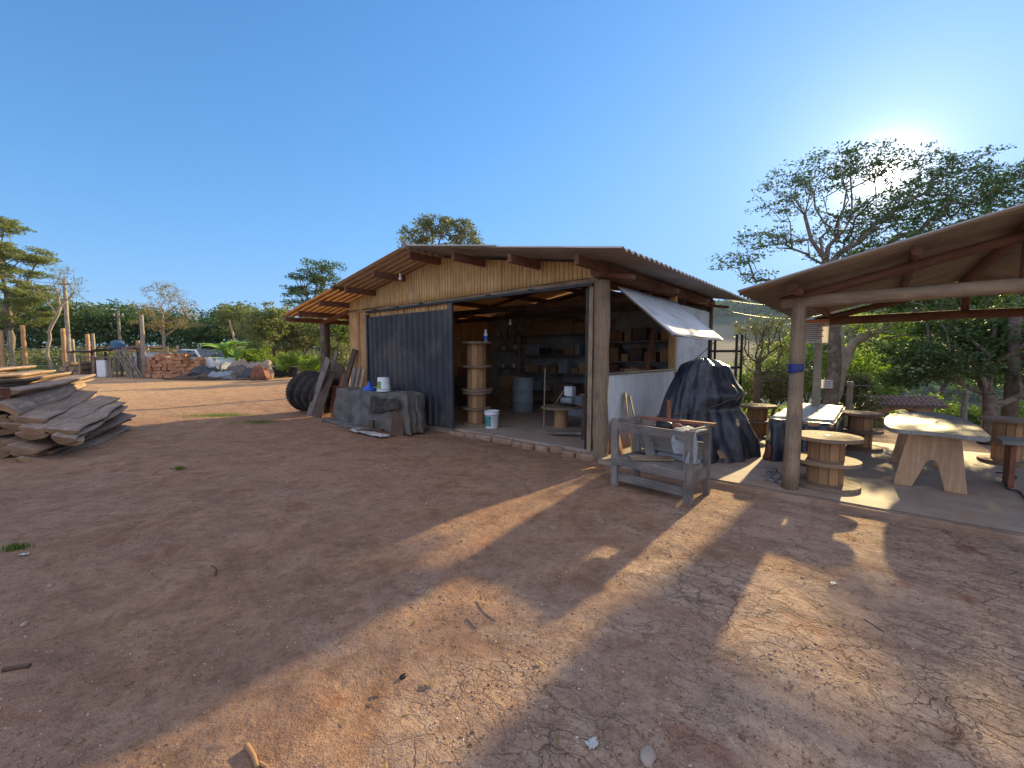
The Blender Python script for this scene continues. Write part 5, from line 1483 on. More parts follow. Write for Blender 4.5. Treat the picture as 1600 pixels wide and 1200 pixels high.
# utility and fence poles
def pole_thing(name, label, cat, px, py0, py1, Y, r0, r1, mat='pole', lean=0.0, group=None, cap=False):
    b = P0(px, py0, Y); h = hpx(px, py1, b)
    t = thing(name, label, cat, b, 0, group)
    m = MB(); n = 10
    m.tube([(lean * h * k / n + .02 * nz(px, k * .5), .02 * nz(k * .6, px), h * k / n - (.3 if k == 0 else 0)) for k in range(n + 1)], [r0 + (r1 - r0) * k / n for k in range(n + 1)], 10, wob=.06)
    m.build('shaft', M[mat], t)
    return t, b, h
u1, ub1, uh1 = pole_thing('utility_pole', 'tallest gray utility pole at the left, in front of the spreading tree', 'pole', 111, 592, 435, 27, .13, .085)
u2, ub2, uh2 = pole_thing('utility_pole', 'thin gray utility pole rising behind the blue drum', 'pole', 191, 592, 486, 30, .11, .07)
u3, ub3, uh3 = pole_thing('utility_pole', 'gray green pole standing just right of the lattice panel', 'pole', 227, 598, 492, 24.5, .13, .09)
u4, ub4, uh4 = pole_thing('utility_pole', 'pale pole leaning to the left beside the banana plant', 'pole', 380, 592, 500, 28, .075, .055, 'table_leg', -.20)
for t, h in ((u1, uh1), (u2, uh2)):
    MB().bar((-.35, 0, h - .35), (.35, 0, h - .35), .07, .09).build('crossarm', M['gray_wood'], t)
    for x in (-.3, .3): MB().lathe([(0, 0), (.03, 0), (.05, .05), (.03, .12), (0, .13)], (x, 0, h - .30), 8).build('insulator', M['white_plastic'], t)
fl = [(8, 603, 516, 'post_orange'), (22, 600, 517, 'pole'), (42, 600, 508, 'post_orange'), (104, 600, 513, 'post_orange'), (118, 598, 530, 'pole'), (141, 596, 522, 'post_orange'), (150, 596, 521, 'pole'),
      (219, 596, 532, 'post_orange'), (280, 592, 540, 'pole'), (336, 592, 560, 'pole'), (345, 592, 566, 'pole')]
orn = ['orange brown fence post at the extreme left photo edge', 'pale fence post second from the left photo edge', 'thick orange brown fence post above the timber stack', 'orange brown fence post just left of the tallest utility pole', 'short pale fence post just right of the tallest utility pole',
       'orange brown fence post behind the left end of the lean-to', 'pale fence post behind the left end of the lean-to', 'orange brown fence post behind the slanting lattice panel', 'gray fence post behind the brick heap', 'short gray fence post left of the banana plant', 'short gray fence post touching the banana plant']
fps = []
for k, (px, y0, y1, mt) in enumerate(fl):
    t, b, h = pole_thing('fence_post', orn[k], 'fence post', px, y0, y1, 25.5 + (k % 3) * .3, .12 if mt == 'post_orange' else .085, .10 if mt == 'post_orange' else .075, mt)
    fps.append((b, h))
for j, fz in enumerate((.45, .95, 1.45)):
    m = MB(); pts = [b + Vector((0, -.12, fz)) for b, h in fps]
    m.tube(pts, .010, 5); tag(m.build('fence_wire', M['galv_wire'], None), ['lowest', 'middle', 'top'][j] + ' strand of wire along the fence posts across the yard', 'wire', 'fence wires across the yard')
def sagwire(p0, p1, sag, r, label):
    pts = [p0.lerp(p1, k / 16) - Vector((0, 0, sag * 4 * (k / 16) * (1 - k / 16))) for k in range(17)]
    m = MB(); m.tube(pts, r, 5); tag(m.build('overhead_wire', M['wire'], None), label, 'wire')
sagwire(at(-40, 415, 24), ub1 + Vector((0, 0, uh1 - .3)), .25, .014, 'overhead wire coming from the left photo edge to the tallest pole')
sagwire(ub1 + Vector((0, 0, uh1 - .3)), ub2 + Vector((0, 0, uh2 - .3)), .3, .012, 'overhead wire between the two thin utility poles at the left')
sagwire(ub2 + Vector((0, 0, uh2 - .1)), at(470, 512, 32), .35, .012, 'overhead wire running right from the poles towards the shed')
sagwire(L(.3, 5.2, 2.95), at(1290, 462, 22), .3, .006, 'upper overhead wire between the shed eave and the pavilion')
sagwire(L(.3, 5.3, 2.7), at(1300, 486, 22), .3, .006, 'lower overhead wire between the shed eave and the pavilion')

# heap of bricks
p = P0(285, 598, 25.2)
t = thing('brick_heap', 'heap of orange red bricks with a stepped top in front of the white car', 'brick heap', p, rad(12))
m = MB(); r = random.Random(4)
for kx in range(12):
    hh = 7 if kx < 7 else 5 - (kx - 7) // 2 + (2 if kx in (9, 10) else 0)
    for ky in range(4):
        for kz in range(max(1, hh - r.randint(0, 1) - (ky == 0))):
            m.box((-1.45 + kx * .25 + r.uniform(-.06, .06), -.3 + ky * .3 + r.uniform(-.08, .08), .11 + kz * .2 + r.uniform(-.02, .02)), (.23, .25, .175), r.uniform(-.6, .6))
m.build('stacked_bricks', M['brick'], t)
m = MB()
for k in range(60):
    a = r.uniform(0, 3.14); q = r.uniform(.2, 1)
    m.box((-.3 + math.cos(a) * 1.6 * q, -.4 - abs(math.sin(a)) * .8 * q, .09 + r.uniform(0, .5) * (1 - q)), (.22, .2, .18), r.uniform(0, 3))
m.build('loose_bricks', M['brick'], t)

# white car seen over the heap
def car(loc, rz, label):
    t = thing('parked_car', label, 'car', loc, rz)
    prof = [(-2.0, .35), (-2.05, .75), (-1.95, .95), (-1.0, 1.02), (-.45, 1.42), (.75, 1.45), (1.45, 1.05), (1.95, .98), (2.0, .6), (1.95, .33)]
    m = MB(); ws = [.80, .84, .84, .82, .66, .66, .80, .82, .84, .80]
    vs = [(x, -w, z) for (x, z), w in zip(prof, ws)] + [(x, w, z) for (x, z), w in zip(prof, ws)]
    n = len(prof); fs = [(i, i + 1, n + i + 1, n + i) for i in range(n - 1)] + [(n - 1, 0, n, 2 * n - 1), tuple(range(n))[::-1], tuple(range(n, 2 * n))]
    m.add(vs, fs); m.build('body', M['car_white'], t, bevel=.05)
    m = MB(); m.prism([(-.92, 1.05), (-.42, 1.36), (.70, 1.39), (1.25, 1.08)], -.835, .835, lambda q: Vector((q.x, q.z * (1 - .12 * max(0, (q.y - 1.05) / .35)), q.y))); m.build('side_window', M['car_glass'], t)
    m = MB(); m.add([(-1.02, -.68, 1.035), (-.47, -.58, 1.425), (-.47, .58, 1.425), (-1.02, .68, 1.035)], [(0, 1, 2, 3)]); m.build('windscreen', M['car_glass'], t, solid=.01)
    for x in (-1.25, 1.25):
        for y in (-.80, .80):
            w = MB(); w.tube([(x, y - .1, .31), (x, y + .1, .31)], .31, 20); wo_ = w.build('wheel', M['rubber'], t)
            w = MB(); w.tube([(x, y - .11, .31), (x, y + .11, .31)], .18, 14); w.build('rim', M['steel'], wo_)
    for y in (-.62, .62): MB().box((-2.03, y, .78), (.06, .28, .14)).build('headlight', M['bulb_glass'], t); MB().box((1.98, y, .85), (.05, .25, .15)).build('tail_light', M['tail_light'], t)
    t.scale = (1.12, 1.12, 1.17)
    return t
cr_ = car(P0(318, 590, 27.0), rad(158), 'white car parked behind the brick heap across the yard')
p = P0(240, 590, 27.5); t = thing('white_trailer', 'white boxy trailer partly hidden behind the left end of the brick heap', 'trailer', p, rad(10))
MB().box((0, 0, .95), (1.5, 1.2, .9)).build('body', M['white_paint'], t, bevel=.03); MB().box((.1, 0, 1.50), (2.4, 1.4, .10)).build('roof', M['slat_wood'], t)
for x in (-.4, .4): MB().tube([(x, -.64, .3), (x, -.5, .3)], .28, 16).build('wheel', M['rubber'], t)
p = P0(205, 590, 29); t = thing('red_roof_shelter', 'low shelter with a faded red sheet roof behind the lattice panel', 'shelter', p, rad(5))
m = MB(); m.grid(lambda u, v: Vector((-1.5 + 3.4 * u, -1 + 2 * v, 1.7 - .12 * (1 - v) + .03 * math.sin(u * 60))), 120, 3, smooth=True); m.build('roof', M['red_wood'], t, solid=.02)
for x in (-1.4, 1.8):
    for y in (-.9, .9): MB().bar((x, y, 0), (x, y, 1.65), .1, .1, (0, 1, 0)).build('post', M['pole'], t)

# scattered junk in front of the fence: tarps, boards, rubble
def rag(px, py, Y, sx, sy, h, mat, label, seed, cat='tarp', name='crumpled_tarp'):
    p = P0(px, py, Y)
    def f(u, v):
        x = (u - .5) * sx; y = (v - .5) * sy; e = max(0, 1 - ((u - .5) * 2) ** 4) * max(0, 1 - ((v - .5) * 2) ** 4)
        return Vector((x + .1 * nz(u * 5 + seed, v * 5), y + .1 * nz(u * 5, v * 5 + seed), .01 + e * h * (.75 + .55 * nz(u * 3 + seed, v * 3) + .16 * nz(u * 9, v * 9 + seed))))
    m = MB(); m.grid(f, 30, 20); return tag(m.build(name, M[mat], None, p, rad(10), solid=.01), label, cat, None)
rag(318, 598, 25.0, 2.0, 1.2, .75, 'black_tarp', 'dark crumpled tarp lying just right of the brick heap', 1)
rag(348, 598, 24.6, 1.5, 1.0, .50, 'gray_plastic', 'blue gray crumpled tarp in the middle of the junk line', 2)
rag(372, 597, 25.2, 1.7, 1.1, .85, 'gray_tarp', 'gray heap of rags in front of the leaning pole', 3)
rag(398, 598, 24.8, 1.5, 1.0, .75, 'black_tarp', 'blackish crumpled tarp at the right of the junk line', 4)
rag(408, 597, 24.3, .9, .7, .85, 'red_wood', 'dull red cloth heap near the right end of the junk line', 5)
rag(262, 600, 24.4, 2.2, .8, .28, 'gray_tarp', 'flat gray tarp on the ground before the brick heap', 6)
rag(300, 602, 23.6, 2.6, .7, .22, 'dark_wood', 'dark flat litter heap at the front of the junk line', 7, 'litter', 'litter_heap')
rag(388, 594, 26.2, 2.6, 1.3, 1.25, 'stone', 'rubble mound rising behind the tarps near the leaning pole', 8, 'rubble', 'rubble_mound')
p = P0(418, 597, 25.0); t = thing('tree_stump', 'pale gnarled stump standing at the right end of the junk line', 'stump', p, 0)
m = MB(); m.tube([(0, 0, -.1), (.05, 0, .4), (-.05, 0, .8), (.1, .05, 1.1)], [.38, .30, .26, .14], 12, wob=.3); m.build('stump_body', M['bark_pale'], t)
p = P0(436, 592, 27.0); t = thing('concrete_trough', 'long low dark trough with pale rim right of the junk line', 'trough', p, rad(4))
MB().box((0, 0, .35), (2.6, .9, .6)).build('trough_body', M['dark_metal'], t, bevel=.03); MB().box((0, 0, .68), (2.7, 1.0, .07)).build('rim', M['concrete'], t, bevel=.02)
r = random.Random(12)
for k in range(12):
    p = P0(250 + k * 14, 600, 24.0 + r.uniform(-.5, .9)); a = r.uniform(-.5, .5); ln = r.uniform(.8, 2.0)
    m = MB(); m.bar((-ln / 2 * math.cos(a), -ln / 2 * math.sin(a), .05), (ln / 2 * math.cos(a), ln / 2 * math.sin(a), r.uniform(.1, .5)), r.uniform(.1, .2), .05, segs=2)
    tag(m.build('scrap_board', M[r.choice(['gray_wood', 'log_wood', 'dark_wood'])], None, p), 'scrap board lying in the junk line before the far fence', 'board', 'scrap boards in the junk line')

# banana plant
p = P0(352, 592, 26.4); t = thing('banana_plant', 'bright green banana plant with broad ragged leaves beyond the brick heap', 'banana plant', p, 0)
m = MB(); m.tube([(0, 0, -.1), (.05, 0, .8), (.1, 0, 1.3)], [.16, .13, .09], 10); m.tube([(.6, .3, -.1), (.62, .3, 1.0)], [.12, .08], 10); m.build('stem', M['leaf_banana'], t)
r = random.Random(3)
for k in range(15):
    a = k * 2.4; ln = r.uniform(1.5, 2.2); base = Vector((.1, 0, 1.25)) if k % 3 else Vector((.62, .3, 1.0)); el = r.uniform(1.1, 1.5)
    m = MB()
    def lf(u, v, a=a, ln=ln, base=base, el=el):
        s = v; d = Vector((math.cos(a), math.sin(a), 0)); sd = Vector((-math.sin(a), math.cos(a), 0))
        c = base + d * (ln * s * math.cos(el * (1 - .5 * s))) + Vector((0, 0, ln * (s * math.sin(el) - .55 * s * s)))
        w = .24 * math.sin(math.pi * min(1, s * .92 + .08)) ** .6 * (1 + .15 * math.sin(s * 40))
        return c + sd * ((u - .5) * 2 * w) + Vector((0, 0, abs(u - .5) * w * .7))
    m.grid(lf, 4, 14); m.build('leaf', M['leaf_banana'], t)

# ================================================================== TREES
# --- behind the shed
c = at(688, 372, 21); b = Vector((c.x, c.y, 0))
tree('bushy_tree', 'round leafy tree top showing above the shed ridge', 'tree', b, [b, b + Vector((.1, 0, 2.5)), b + Vector((0, 0, 4.6))],
     [(at(650, 366, 21), (.95, .95, .75), 26), (at(680, 352, 21), (.85, .9, .5), 24), (at(715, 358, 21), (.85, .9, .55), 26), (at(735, 382, 21), (.85, .9, .6), 22), (at(660, 395, 21), (1.2, 1.0, .8), 24), (at(700, 390, 21.5), (1.2, 1.0, .8), 24)],
     .16, .010, 11, 'leaf_dusty', 'bark', 60, .115, (.30, .30, .20), None, .4)
c = at(497, 440, 24); b = Vector((c.x, c.y, 0))
tree('tall_airy_tree', 'airy tall tree with blue gray leaves left of the shed roof', 'tree', b, [b, b + Vector((.2, 0, 2.0)), b + Vector((.1, 0, 3.6))],
     [(at(505, 416, 24), (1.1, 1.1, .35), 24), (at(480, 432, 24), (1.1, 1.0, .35), 24), (at(518, 437, 24), (1.0, 1.0, .4), 22), (at(462, 455, 24), (1.15, 1.0, .3), 22), (at(500, 458, 24), (1.3, 1.1, .45), 24), (at(475, 478, 24), (1.1, 1.0, .45), 18), (at(520, 480, 24), (1.0, 1.0, .5), 16)],
     .15, .009, 21, 'leaf_dark', 'bark_dark', 42, .12, (.34, .34, .15), None, .4)
# --- left edge: tall spreading pines-like tree
c = at(25, 590, 29); b = P0(18, 590, 29)
tree('spreading_tree', 'big spreading tree with layered foliage at the left photo edge', 'tree', b, [b, b + Vector((.2, 0, 3.0)), b + Vector((0, 0, 5.6))],
     [(at(0, 350, 29), (1.6, 1.6, .35), 26), (at(15, 392, 29), (2.3, 2.0, .45), 36), (at(50, 405, 29), (1.4, 1.4, .35), 20), (at(5, 425, 29), (2.3, 2, .5), 34), (at(30, 455, 29), (2.1, 2, .6), 34), (at(60, 470, 29), (1.5, 1.5, .6), 24), (at(20, 492, 29), (2.4, 2, .7), 34), (at(-50, 420, 29), (2.2, 2, 1.8), 50)],
     .20, .010, 31, 'leaf_olive', 'bark', 120, .13, (.48, .48, .18), None, .5)
b = P0(82, 592, 26)
tree('crooked_tree', 'thin crooked pale tree with few leaves left of the tallest utility pole', 'tree', b, [b, b + Vector((-.15, 0, 1.6)), b + Vector((.25, 0, 3.0)), b + Vector((.8, 0, 4.0))],
     [(at(100, 432, 26), (1.0, .9, .7), 34), (at(78, 452, 26), (1.0, .9, .5), 26), (at(118, 450, 26), (.6, .7, .6), 18)], .085, .006, 33, 'leaf_dusty', 'bark_pale', 16, .09, (.3, .3, .2), None, .3, .7)
b = P0(262, 590, 32)
tree('bare_tree', 'sparse half bare tree with brownish leaves behind the brick heap', 'tree', b, [b, b + Vector((-.15, 0, 1.8)), b + Vector((-.1, 0, 4.0))],
     [(at(258, 458, 32), (1.3, 1.2, .9), 70), (at(230, 482, 32), (1.2, 1.1, .7), 46), (at(288, 480, 32), (1.3, 1.1, .7), 50), (at(280, 505, 32), (1.7, 1.3, .4), 50), (at(240, 508, 32), (1.6, 1.2, .4), 44)], .10, .006, 35, 'leaf_dry', 'bark_pale', 22, .10, (.34, .34, .2), None, .35, .75)
# --- the row of ordinary trees beyond the fence
row = [
 (60, 40, 6.0, 6.0, 'leaf_olive', 'rounded green tree directly behind the crooked pale tree'),
 (150, 42, 5.8, 6.5, 'leaf_mid', 'dark dense tree behind the thin utility pole at the left'),
 (205, 44, 5.4, 6.2, 'leaf_dark', 'low dark tree just left of the half bare tree'),
 (330, 46, 4.4, 6.5, 'leaf_dark', 'dark low tree right of the half bare tree'),
 (372, 44, 6.6, 5.4, 'leaf_olive', 'pale topped tree above the leaning pole'),
 (408, 36, 4.6, 4.6, 'leaf_dusty', 'olive tree right of the leaning pole'),
 (430, 31, 5.2, 4.8, 'leaf_olive', 'green tree with a visible thin trunk left of the shed eave'),
 (478, 33, 4.8, 4.4, 'leaf_dusty', 'dusty tree seen under the left eave of the shed'),
 (520, 30, 4.4, 4.2, 'leaf_mid', 'green tree seen between the eave post and the shed wall'),
]
for i, (px, Y, h, w, lf, lb) in enumerate(row):
    b = P0(px, 590, Y); crown_tree('leafy_tree', lb, 'tree', b, h, w, 100 + i, lf, 'bark_dark', None, 100, 46, .17 + Y * .001, .25, .12, cl=.62)
for i, (px, Y, h, w, lf, lb) in enumerate([
 (320, 27.5, 1.6, 2.4, 'leaf_mid', 'low green bush left of the banana plant'),
 (385, 28.5, 2.3, 3.0, 'leaf_lime', 'yellow green bush behind the foot of the leaning pole'),
 (412, 29, 2.0, 2.8, 'leaf_lime', 'yellow green bush right of the leaning pole'),
 (455, 27, 1.7, 2.4, 'leaf_lime', 'bright low bush behind the concrete trough'),
 (486, 25, 1.3, 1.6, 'leaf_lime', 'small bright green shrub by the eave post of the shed'),
 (525, 24, 2.4, 2.2, 'leaf_dusty', 'dusty shrub between the eave post and the leaning boards')]):
    b = P0(px, 590, Y); crown_tree('bush', lb, 'bush', b, h, w, 200 + i, lf, 'bark_dark', None, 60, 46, .13, .12, .04, cl=.42)
# small young tree with thin trunk
# distant wood behind it all, one mass
def wood_band(name, az0, az1, n, rr, h0, h1, lsize, nleaf, spread, leaf, seed, label, cat):
    r = np.random.default_rng(seed)
    a = np.radians(r.uniform(az0, az1, n)); d = r.uniform(rr[0], rr[1], n)
    x, y = d * np.sin(a), d * np.cos(a); g = height(x, y)
    top = h0 + (h1 - h0) * (.5 + .5 * fbm(np.degrees(a) * .22 + 7, d * .03, 4, seed))
    z = g + top * r.random(n) ** .55
    v, q = leaf_mesh(np.stack([x, y, z], -1), lsize, nleaf, spread, seed)
    o = quick_mesh(name, v, q, M[leaf]); tag(o, label, cat, None, 'stuff'); return o
wood_band('distant_wood', -62, -11, 2600, (56, 80), 3.4, 7.6, .34, 34, (1.1, 1.1, .7), 'leaf_dark', 5, 'dark wood closing off the yard far behind the fence', 'wood')
wood_band('undergrowth', -62, -14, 1300, (42, 56), .5, 1.8, .20, 26, (.7, .7, .35), 'leaf_dusty', 6, 'dusty undergrowth behind the far fence', 'undergrowth')

# --- the big tree behind the pavilion, the low sun showing through its crown
b = Vector((7.75, 10.35, 0)); b.z = float(height(b.x, b.y))
R11 = 11.0
tree('big_spreading_tree', 'big wide spreading tree with the low sun shining through its crown behind the pavilion', 'tree', b,
     [b, at(1305, 560, 10.4), at(1298, 470, 10.6), at(1290, 415, 10.8)],
     [  # bare twiggy left top
        (at(1232, 300, R11), (.85, .9, .75), 130), (at(1290, 268, R11), (.8, .9, .6), 110), (at(1345, 258, 11.4), (.8, .9, .5), 90),
        # left lobes with thin foliage
        (at(1195, 372, 10.6), (.75, .8, .22), 60), (at(1150, 405, 10.3), (.65, .6, .20), 46), (at(1180, 432, 10.9), (.45, .5, .14), 28), (at(1245, 375, 11.2), (.6, .7, .2), 50),
        # the dense rising mass on the right
        (at(1330, 345, R11), (1.0, 1.0, .55), 120), (at(1400, 330, 11.4), (1.1, 1.1, .60), 150), (at(1400, 385, 10.8), (1.2, 1.0, .45), 130), (at(1470, 300, 11.6), (1.2, 1.1, .60), 150),
        (at(1480, 350, 11.2), (1.2, 1.0, .5), 130), (at(1545, 300, 11.4), (1.1, 1.0, .5), 120), (at(1600, 270, 11.4), (1.1, 1.0, .45), 90), (at(1590, 325, 11.0), (1.2, 1.0, .5), 100), (at(1330, 400, 10.8), (1.1, .9, .4), 90),
        (at(1680, 290, 11), (1.5, 1.2, .8), 70), (at(1420, 258, 11.8), (1.1, 1.0, .40), 90), (at(1500, 262, 11.8), (1.0, 1.0, .35), 80)],
     .145, .0036, 41, 'leaf_dark', 'bark', 17, .075, (.24, .24, .10), None, .32, .94, .09, .5, .42, .06, (8.3, .45))
tp_ = thing('paper_notice', 'small white paper pinned low on the trunk of the big tree', 'notice', at(1292, 600, 10.05), rad(-30))
MB().box((0, 0, 0), (.22, .006, .20)).build('sheet', M['paper'], tp_)
m = MB()
for k in range(4): m.box((0, -.0045, .06 - k * .04), (.17, .003, .012))
m.build('lettering', M['ink'], tp_)
# second trunk close to the first
b2_ = Vector((8.4, 11.4, 0)); b2_.z = float(height(b2_.x, b2_.y))
tree('slender_tree', 'slender pale trunk with a limb arching right just behind the big tree', 'tree', b2_, [b2_, at(1322, 560, 11.4), at(1318, 520, 11.4)],
     [(at(1385, 522, 11.2), (.7, .6, .16), 30), (at(1430, 505, 11.2), (.7, .6, .20), 34), (at(1360, 500, 11.4), (.6, .6, .2), 26)], .12, .007, 43, 'leaf_lime', 'bark_pale', 16, .085, (.24, .24, .10), None, .3)
# --- dense low tree beyond the slab, right
b = Vector((8.75, 7.75, 0)); b.z = float(height(b.x, b.y))
tree('dense_low_tree', 'dense dark low crowned tree with a forked trunk beyond the pad at the right', 'tree', b,
     [b, at(1548, 660, 7.8), at(1545, 618, 7.9)],
     [(at(1440, 552, 8.6), (.75, .8, .30), 50), (at(1500, 528, 8.6), (.8, .9, .34), 60), (at(1560, 540, 8.4), (.8, .9, .40), 60), (at(1500, 572, 8.2), (.7, .7, .28), 46), (at(1580, 582, 8.2), (.7, .7, .28), 46),
      (at(1420, 590, 8.8), (.55, .6, .18), 28), (at(1620, 530, 8.0), (1.0, .9, .45), 60), (at(1460, 505, 9.0), (.7, .7, .22), 30), (at(1560, 500, 8.8), (.9, .8, .25), 40), (at(1700, 520, 7.8), (1.2, 1, .7), 40),
      (at(1450, 462, 8.9), (.8, .8, .28), 34), (at(1520, 450, 8.7), (.9, .8, .35), 44), (at(1590, 440, 8.4), (.9, .9, .4), 44), (at(1400, 475, 9.2), (.6, .6, .2), 24)],
     .11, .0055, 47, 'leaf_dark', 'bark', 34, .075, (.22, .22, .12), None, .3, 1.0, .09, .55)
p = Vector((9.25, 7.9, 0)); p.z = float(height(p.x, p.y))
m = MB(); m.tube([(0, 0, -.2), (.03, .0, 1.0), (-.02, 0, 2.4)], [.12, .10, .085], 12, wob=.1)
tag(m.build('wooden_pole', M['bark_dark'], None, p), 'dark round pole standing right of the forked trunk at the photo edge', 'pole')
# --- shrubby tree between the shed and the pavilion
b = Vector((6.55, 11.3, 0)); b.z = float(height(b.x, b.y))
tree('shrubby_tree', 'small dusty tree with a dark trunk between the shed and the pavilion', 'tree', b, [b, at(1184, 590, 11.2), at(1190, 548, 11.2)],
     [(at(1180, 515, 11.2), (.55, .6, .35), 50), (at(1210, 505, 11.2), (.5, .6, .30), 44), (at(1222, 540, 11.3), (.45, .5, .40), 44), (at(1205, 585, 11.4), (.5, .5, .5), 50), (at(1170, 560, 11.2), (.35, .4, .5), 30), (at(1230, 600, 11.6), (.5, .5, .5), 44)],
     .085, .005, 51, 'leaf_dusty', 'bark_dark', 22, .055, (.18, .18, .14), None, .25, .9)
for i, (px, py, Y, h, w, lf, lb) in enumerate([
    (1165, 600, 13.5, 2.0, 2.0, 'leaf_lime', 'yellow green bush beside the black rack'),
    (1238, 600, 13.5, 3.2, 2.0, 'leaf_lime', 'bright backlit bush left of the front pavilion post'),
    (1262, 600, 14.5, 3.6, 2.2, 'leaf_dark', 'dark bush between the two left pavilion posts'),
    (1345, 600, 13.0, 2.7, 2.2, 'leaf_lime', 'bright backlit bush right of the big trunk'),
    (1375, 600, 15.0, 3.3, 2.0, 'leaf_mid', 'green bush behind the tile roofed brick arch'),
    (1350, 600, 16.5, 2.6, 2.6, 'leaf_dusty', 'dusty bush further behind the big trunk'),
    (1330, 600, 11.9, 1.7, 1.6, 'leaf_dusty', 'low twiggy bush behind the covered table'),
    (1210, 620, 12.2, 1.7, 1.8, 'leaf_dusty', 'low dusty bush behind the far cable reel'),
    (1470, 600, 16.0, 1.9, 2.4, 'leaf_lime', 'low sunny bush seen over the live edge table'),
    (1520, 600, 14.0, 1.2, 1.6, 'leaf_mid', 'low bush right behind the tip of the live edge table'),
    (1590, 600, 11.0, 1.3, 1.6, 'leaf_lime', 'low bright bush at the right photo edge beyond the pad')]):
    b = P0(px, py, Y); crown_tree('bush', lb, 'bush', b, h, w, 300 + i, lf, 'bark_dark', None, 110, 40, .085, .22, .04, cl=.32, tip_r=.005)
for px, Y, h, w, lf, lb, sd in ((1470, 17.5, 6.6, 6.4, 'leaf_dark', 'dark leafy tree filling the gap under the pavilion beam', 401), (1385, 19.0, 6.2, 5.0, 'leaf_mid', 'green tree behind the slender trunk under the pavilion roof', 402), (1600, 15.0, 6.0, 5.4, 'leaf_dark', 'dark leafy tree at the right photo edge behind the dense low tree', 403)):
    b = P0(px, 640, Y); crown_tree('leafy_tree', lb, 'tree', b, h, w, sd, lf, 'bark_dark', None, 190, 44, .12, .36, .09, cl=.5, tip_r=.006)
# scrub on the slope down to the valley, and weeds at the edge of the pad: nobody could count it
def scrub(name, az0, az1, n, r0, r1, hmax, ls, nl, sp, leaf, seed, label):
    r = np.random.default_rng(seed); a = np.radians(r.uniform(az0, az1, n)); d = np.exp(r.uniform(math.log(r0), math.log(r1), n))
    x, y = d * np.sin(a), d * np.cos(a); z = height(x, y) + hmax * r.random(n) ** 1.5 * (.4 + .6 * (fbm(x / 5, y / 5, 3, seed) > -.1))
    lx = (x - OX) * CA + (y - OY) * SA; ly = -(x - OX) * SA + (y - OY) * CA
    ok = (ly > 4.6) & ((lx > 1.0) | (ly > 6.8))
    v, q = leaf_mesh(np.stack([x, y, z], -1)[ok], ls, nl, sp, seed)
    tag(quick_mesh(name, v, q, M[leaf]), label, 'scrub', None, 'stuff')
scrub('scrub', 24, 62, 1500, 14, 32, .55, .10, 26, (.35, .35, .16), 'leaf_dusty', 61, 'dusty weeds and scrub beyond the concrete pad')
scrub('sunny_scrub', 24, 62, 1500, 22, 70, 1.2, .22, 26, (.8, .8, .35), 'leaf_lime', 62, 'sunlit yellow green scrub on the slope below the yard')
scrub('valley_scrub', 22, 62, 2600, 60, 255, 2.6, .8, 22, (3.0, 3.0, 1.0), 'leaf_mid', 63, 'green and brown scrub down in the valley')
# wooded ridge across the valley
r = np.random.default_rng(71)
a = np.radians(r.uniform(12, 64, 2600)); d = r.uniform(820, 960, 2600)
x, y = d * np.sin(a), d * np.cos(a)
v, q = leaf_mesh(np.stack([x, y, height(x, y) + r.random(2600) * 12], -1), 7.0, 14, (12, 12, 4), 72)
tag(quick_mesh('ridge_wood', v, q, M['leaf_dark']), 'dark wood along the ridge across the valley', 'wood', None, 'stuff')
a = np.radians(r.uniform(33, 64, 2600)); d = r.uniform(350, 560, 2600)
x, y = d * np.sin(a), d * np.cos(a)
v, q = leaf_mesh(np.stack([x, y, height(x, y) + r.random(2600) * 8], -1), 5.0, 12, (10, 10, 3), 73)
tag(quick_mesh('hillside_wood', v, q, M['leaf_dark']), 'dark shaded wood on the hillside beyond the water', 'wood', None, 'stuff')

# fence beyond the pad: posts and wires
fb = []
for k, (px, y0, y1, Y, r_, lb) in enumerate([(1240, 640, 592, 12.5, .06, 'gray fence post behind the front pavilion post'), (1326, 640, 596, 10.8, .075, 'square topped gray fence post beside the big trunk'), (1505, 660, 608, 9.8, .06, 'fence post behind the live edge table near the forked trunk'), (1148, 620, 560, 15, .06, 'fence post beyond the black rack')]):
    t, b, h = pole_thing('fence_post', lb, 'fence post', px, y0, y1, Y, r_, r_ * .95, 'pole'); fb.append((b, h))
order = [3, 0, 1, 2]
for j, fz in enumerate((.72, .93)):
    m = MB(); m.tube([fb[i][0] + Vector((0, -.07, fb[i][1] * fz)) for i in order] + [at(1640, 640, 8.8) + Vector((0, 0, -.1 + fz * .2))], .006, 5)
    tag(m.build('fence_wire', M['galv_wire'], None), ['lower', 'upper'][j] + ' strand of the wire fence beyond the pad', 'wire', 'fence wires beyond the pad')

# low brick arch with a tiled roof
c = at(1402, 640, 12.2); c.z = float(height(c.x, c.y))
t = thing('brick_oven', 'low brick arch with a small tiled roof in the greenery beyond the table', 'brick arch', c, rad(-12))
top = at(1410, 624, 12.2).z - c.z
m = MB(); W, H = 1.4, top - .12
arc = [(-W / 2, 0), (-W / 2 + .16, 0), (-W / 2 + .16, H - .40)] + [(-math.cos(k * math.pi / 10) * (W / 2 - .16), H - .40 + math.sin(k * math.pi / 10) * .26) for k in range(1, 10)] + [(W / 2 - .16, H - .40), (W / 2 - .16, 0), (W / 2, 0), (W / 2, H), (-W / 2, H)]
m.prism(arc, -.3, .3, lambda q: Vector((q.x, -q.z, q.y))); m.build('arch', M['brick'], t, bevel=.01)
m = MB()
for k in range(15):
    for j in range(4):
        x = -W / 2 - .08 + k * .118; m.tube([(x, -.45 + j * .11, H - .02 + j * .055), (x, -.45 + j * .11 + .14, H + .045 + j * .055)], [.055, .048], 8)
m.build('tiled_roof', M['roof_tile'], t)

# ================================================================== SMALL THINGS ON THE GROUND
r = np.random.default_rng(91)
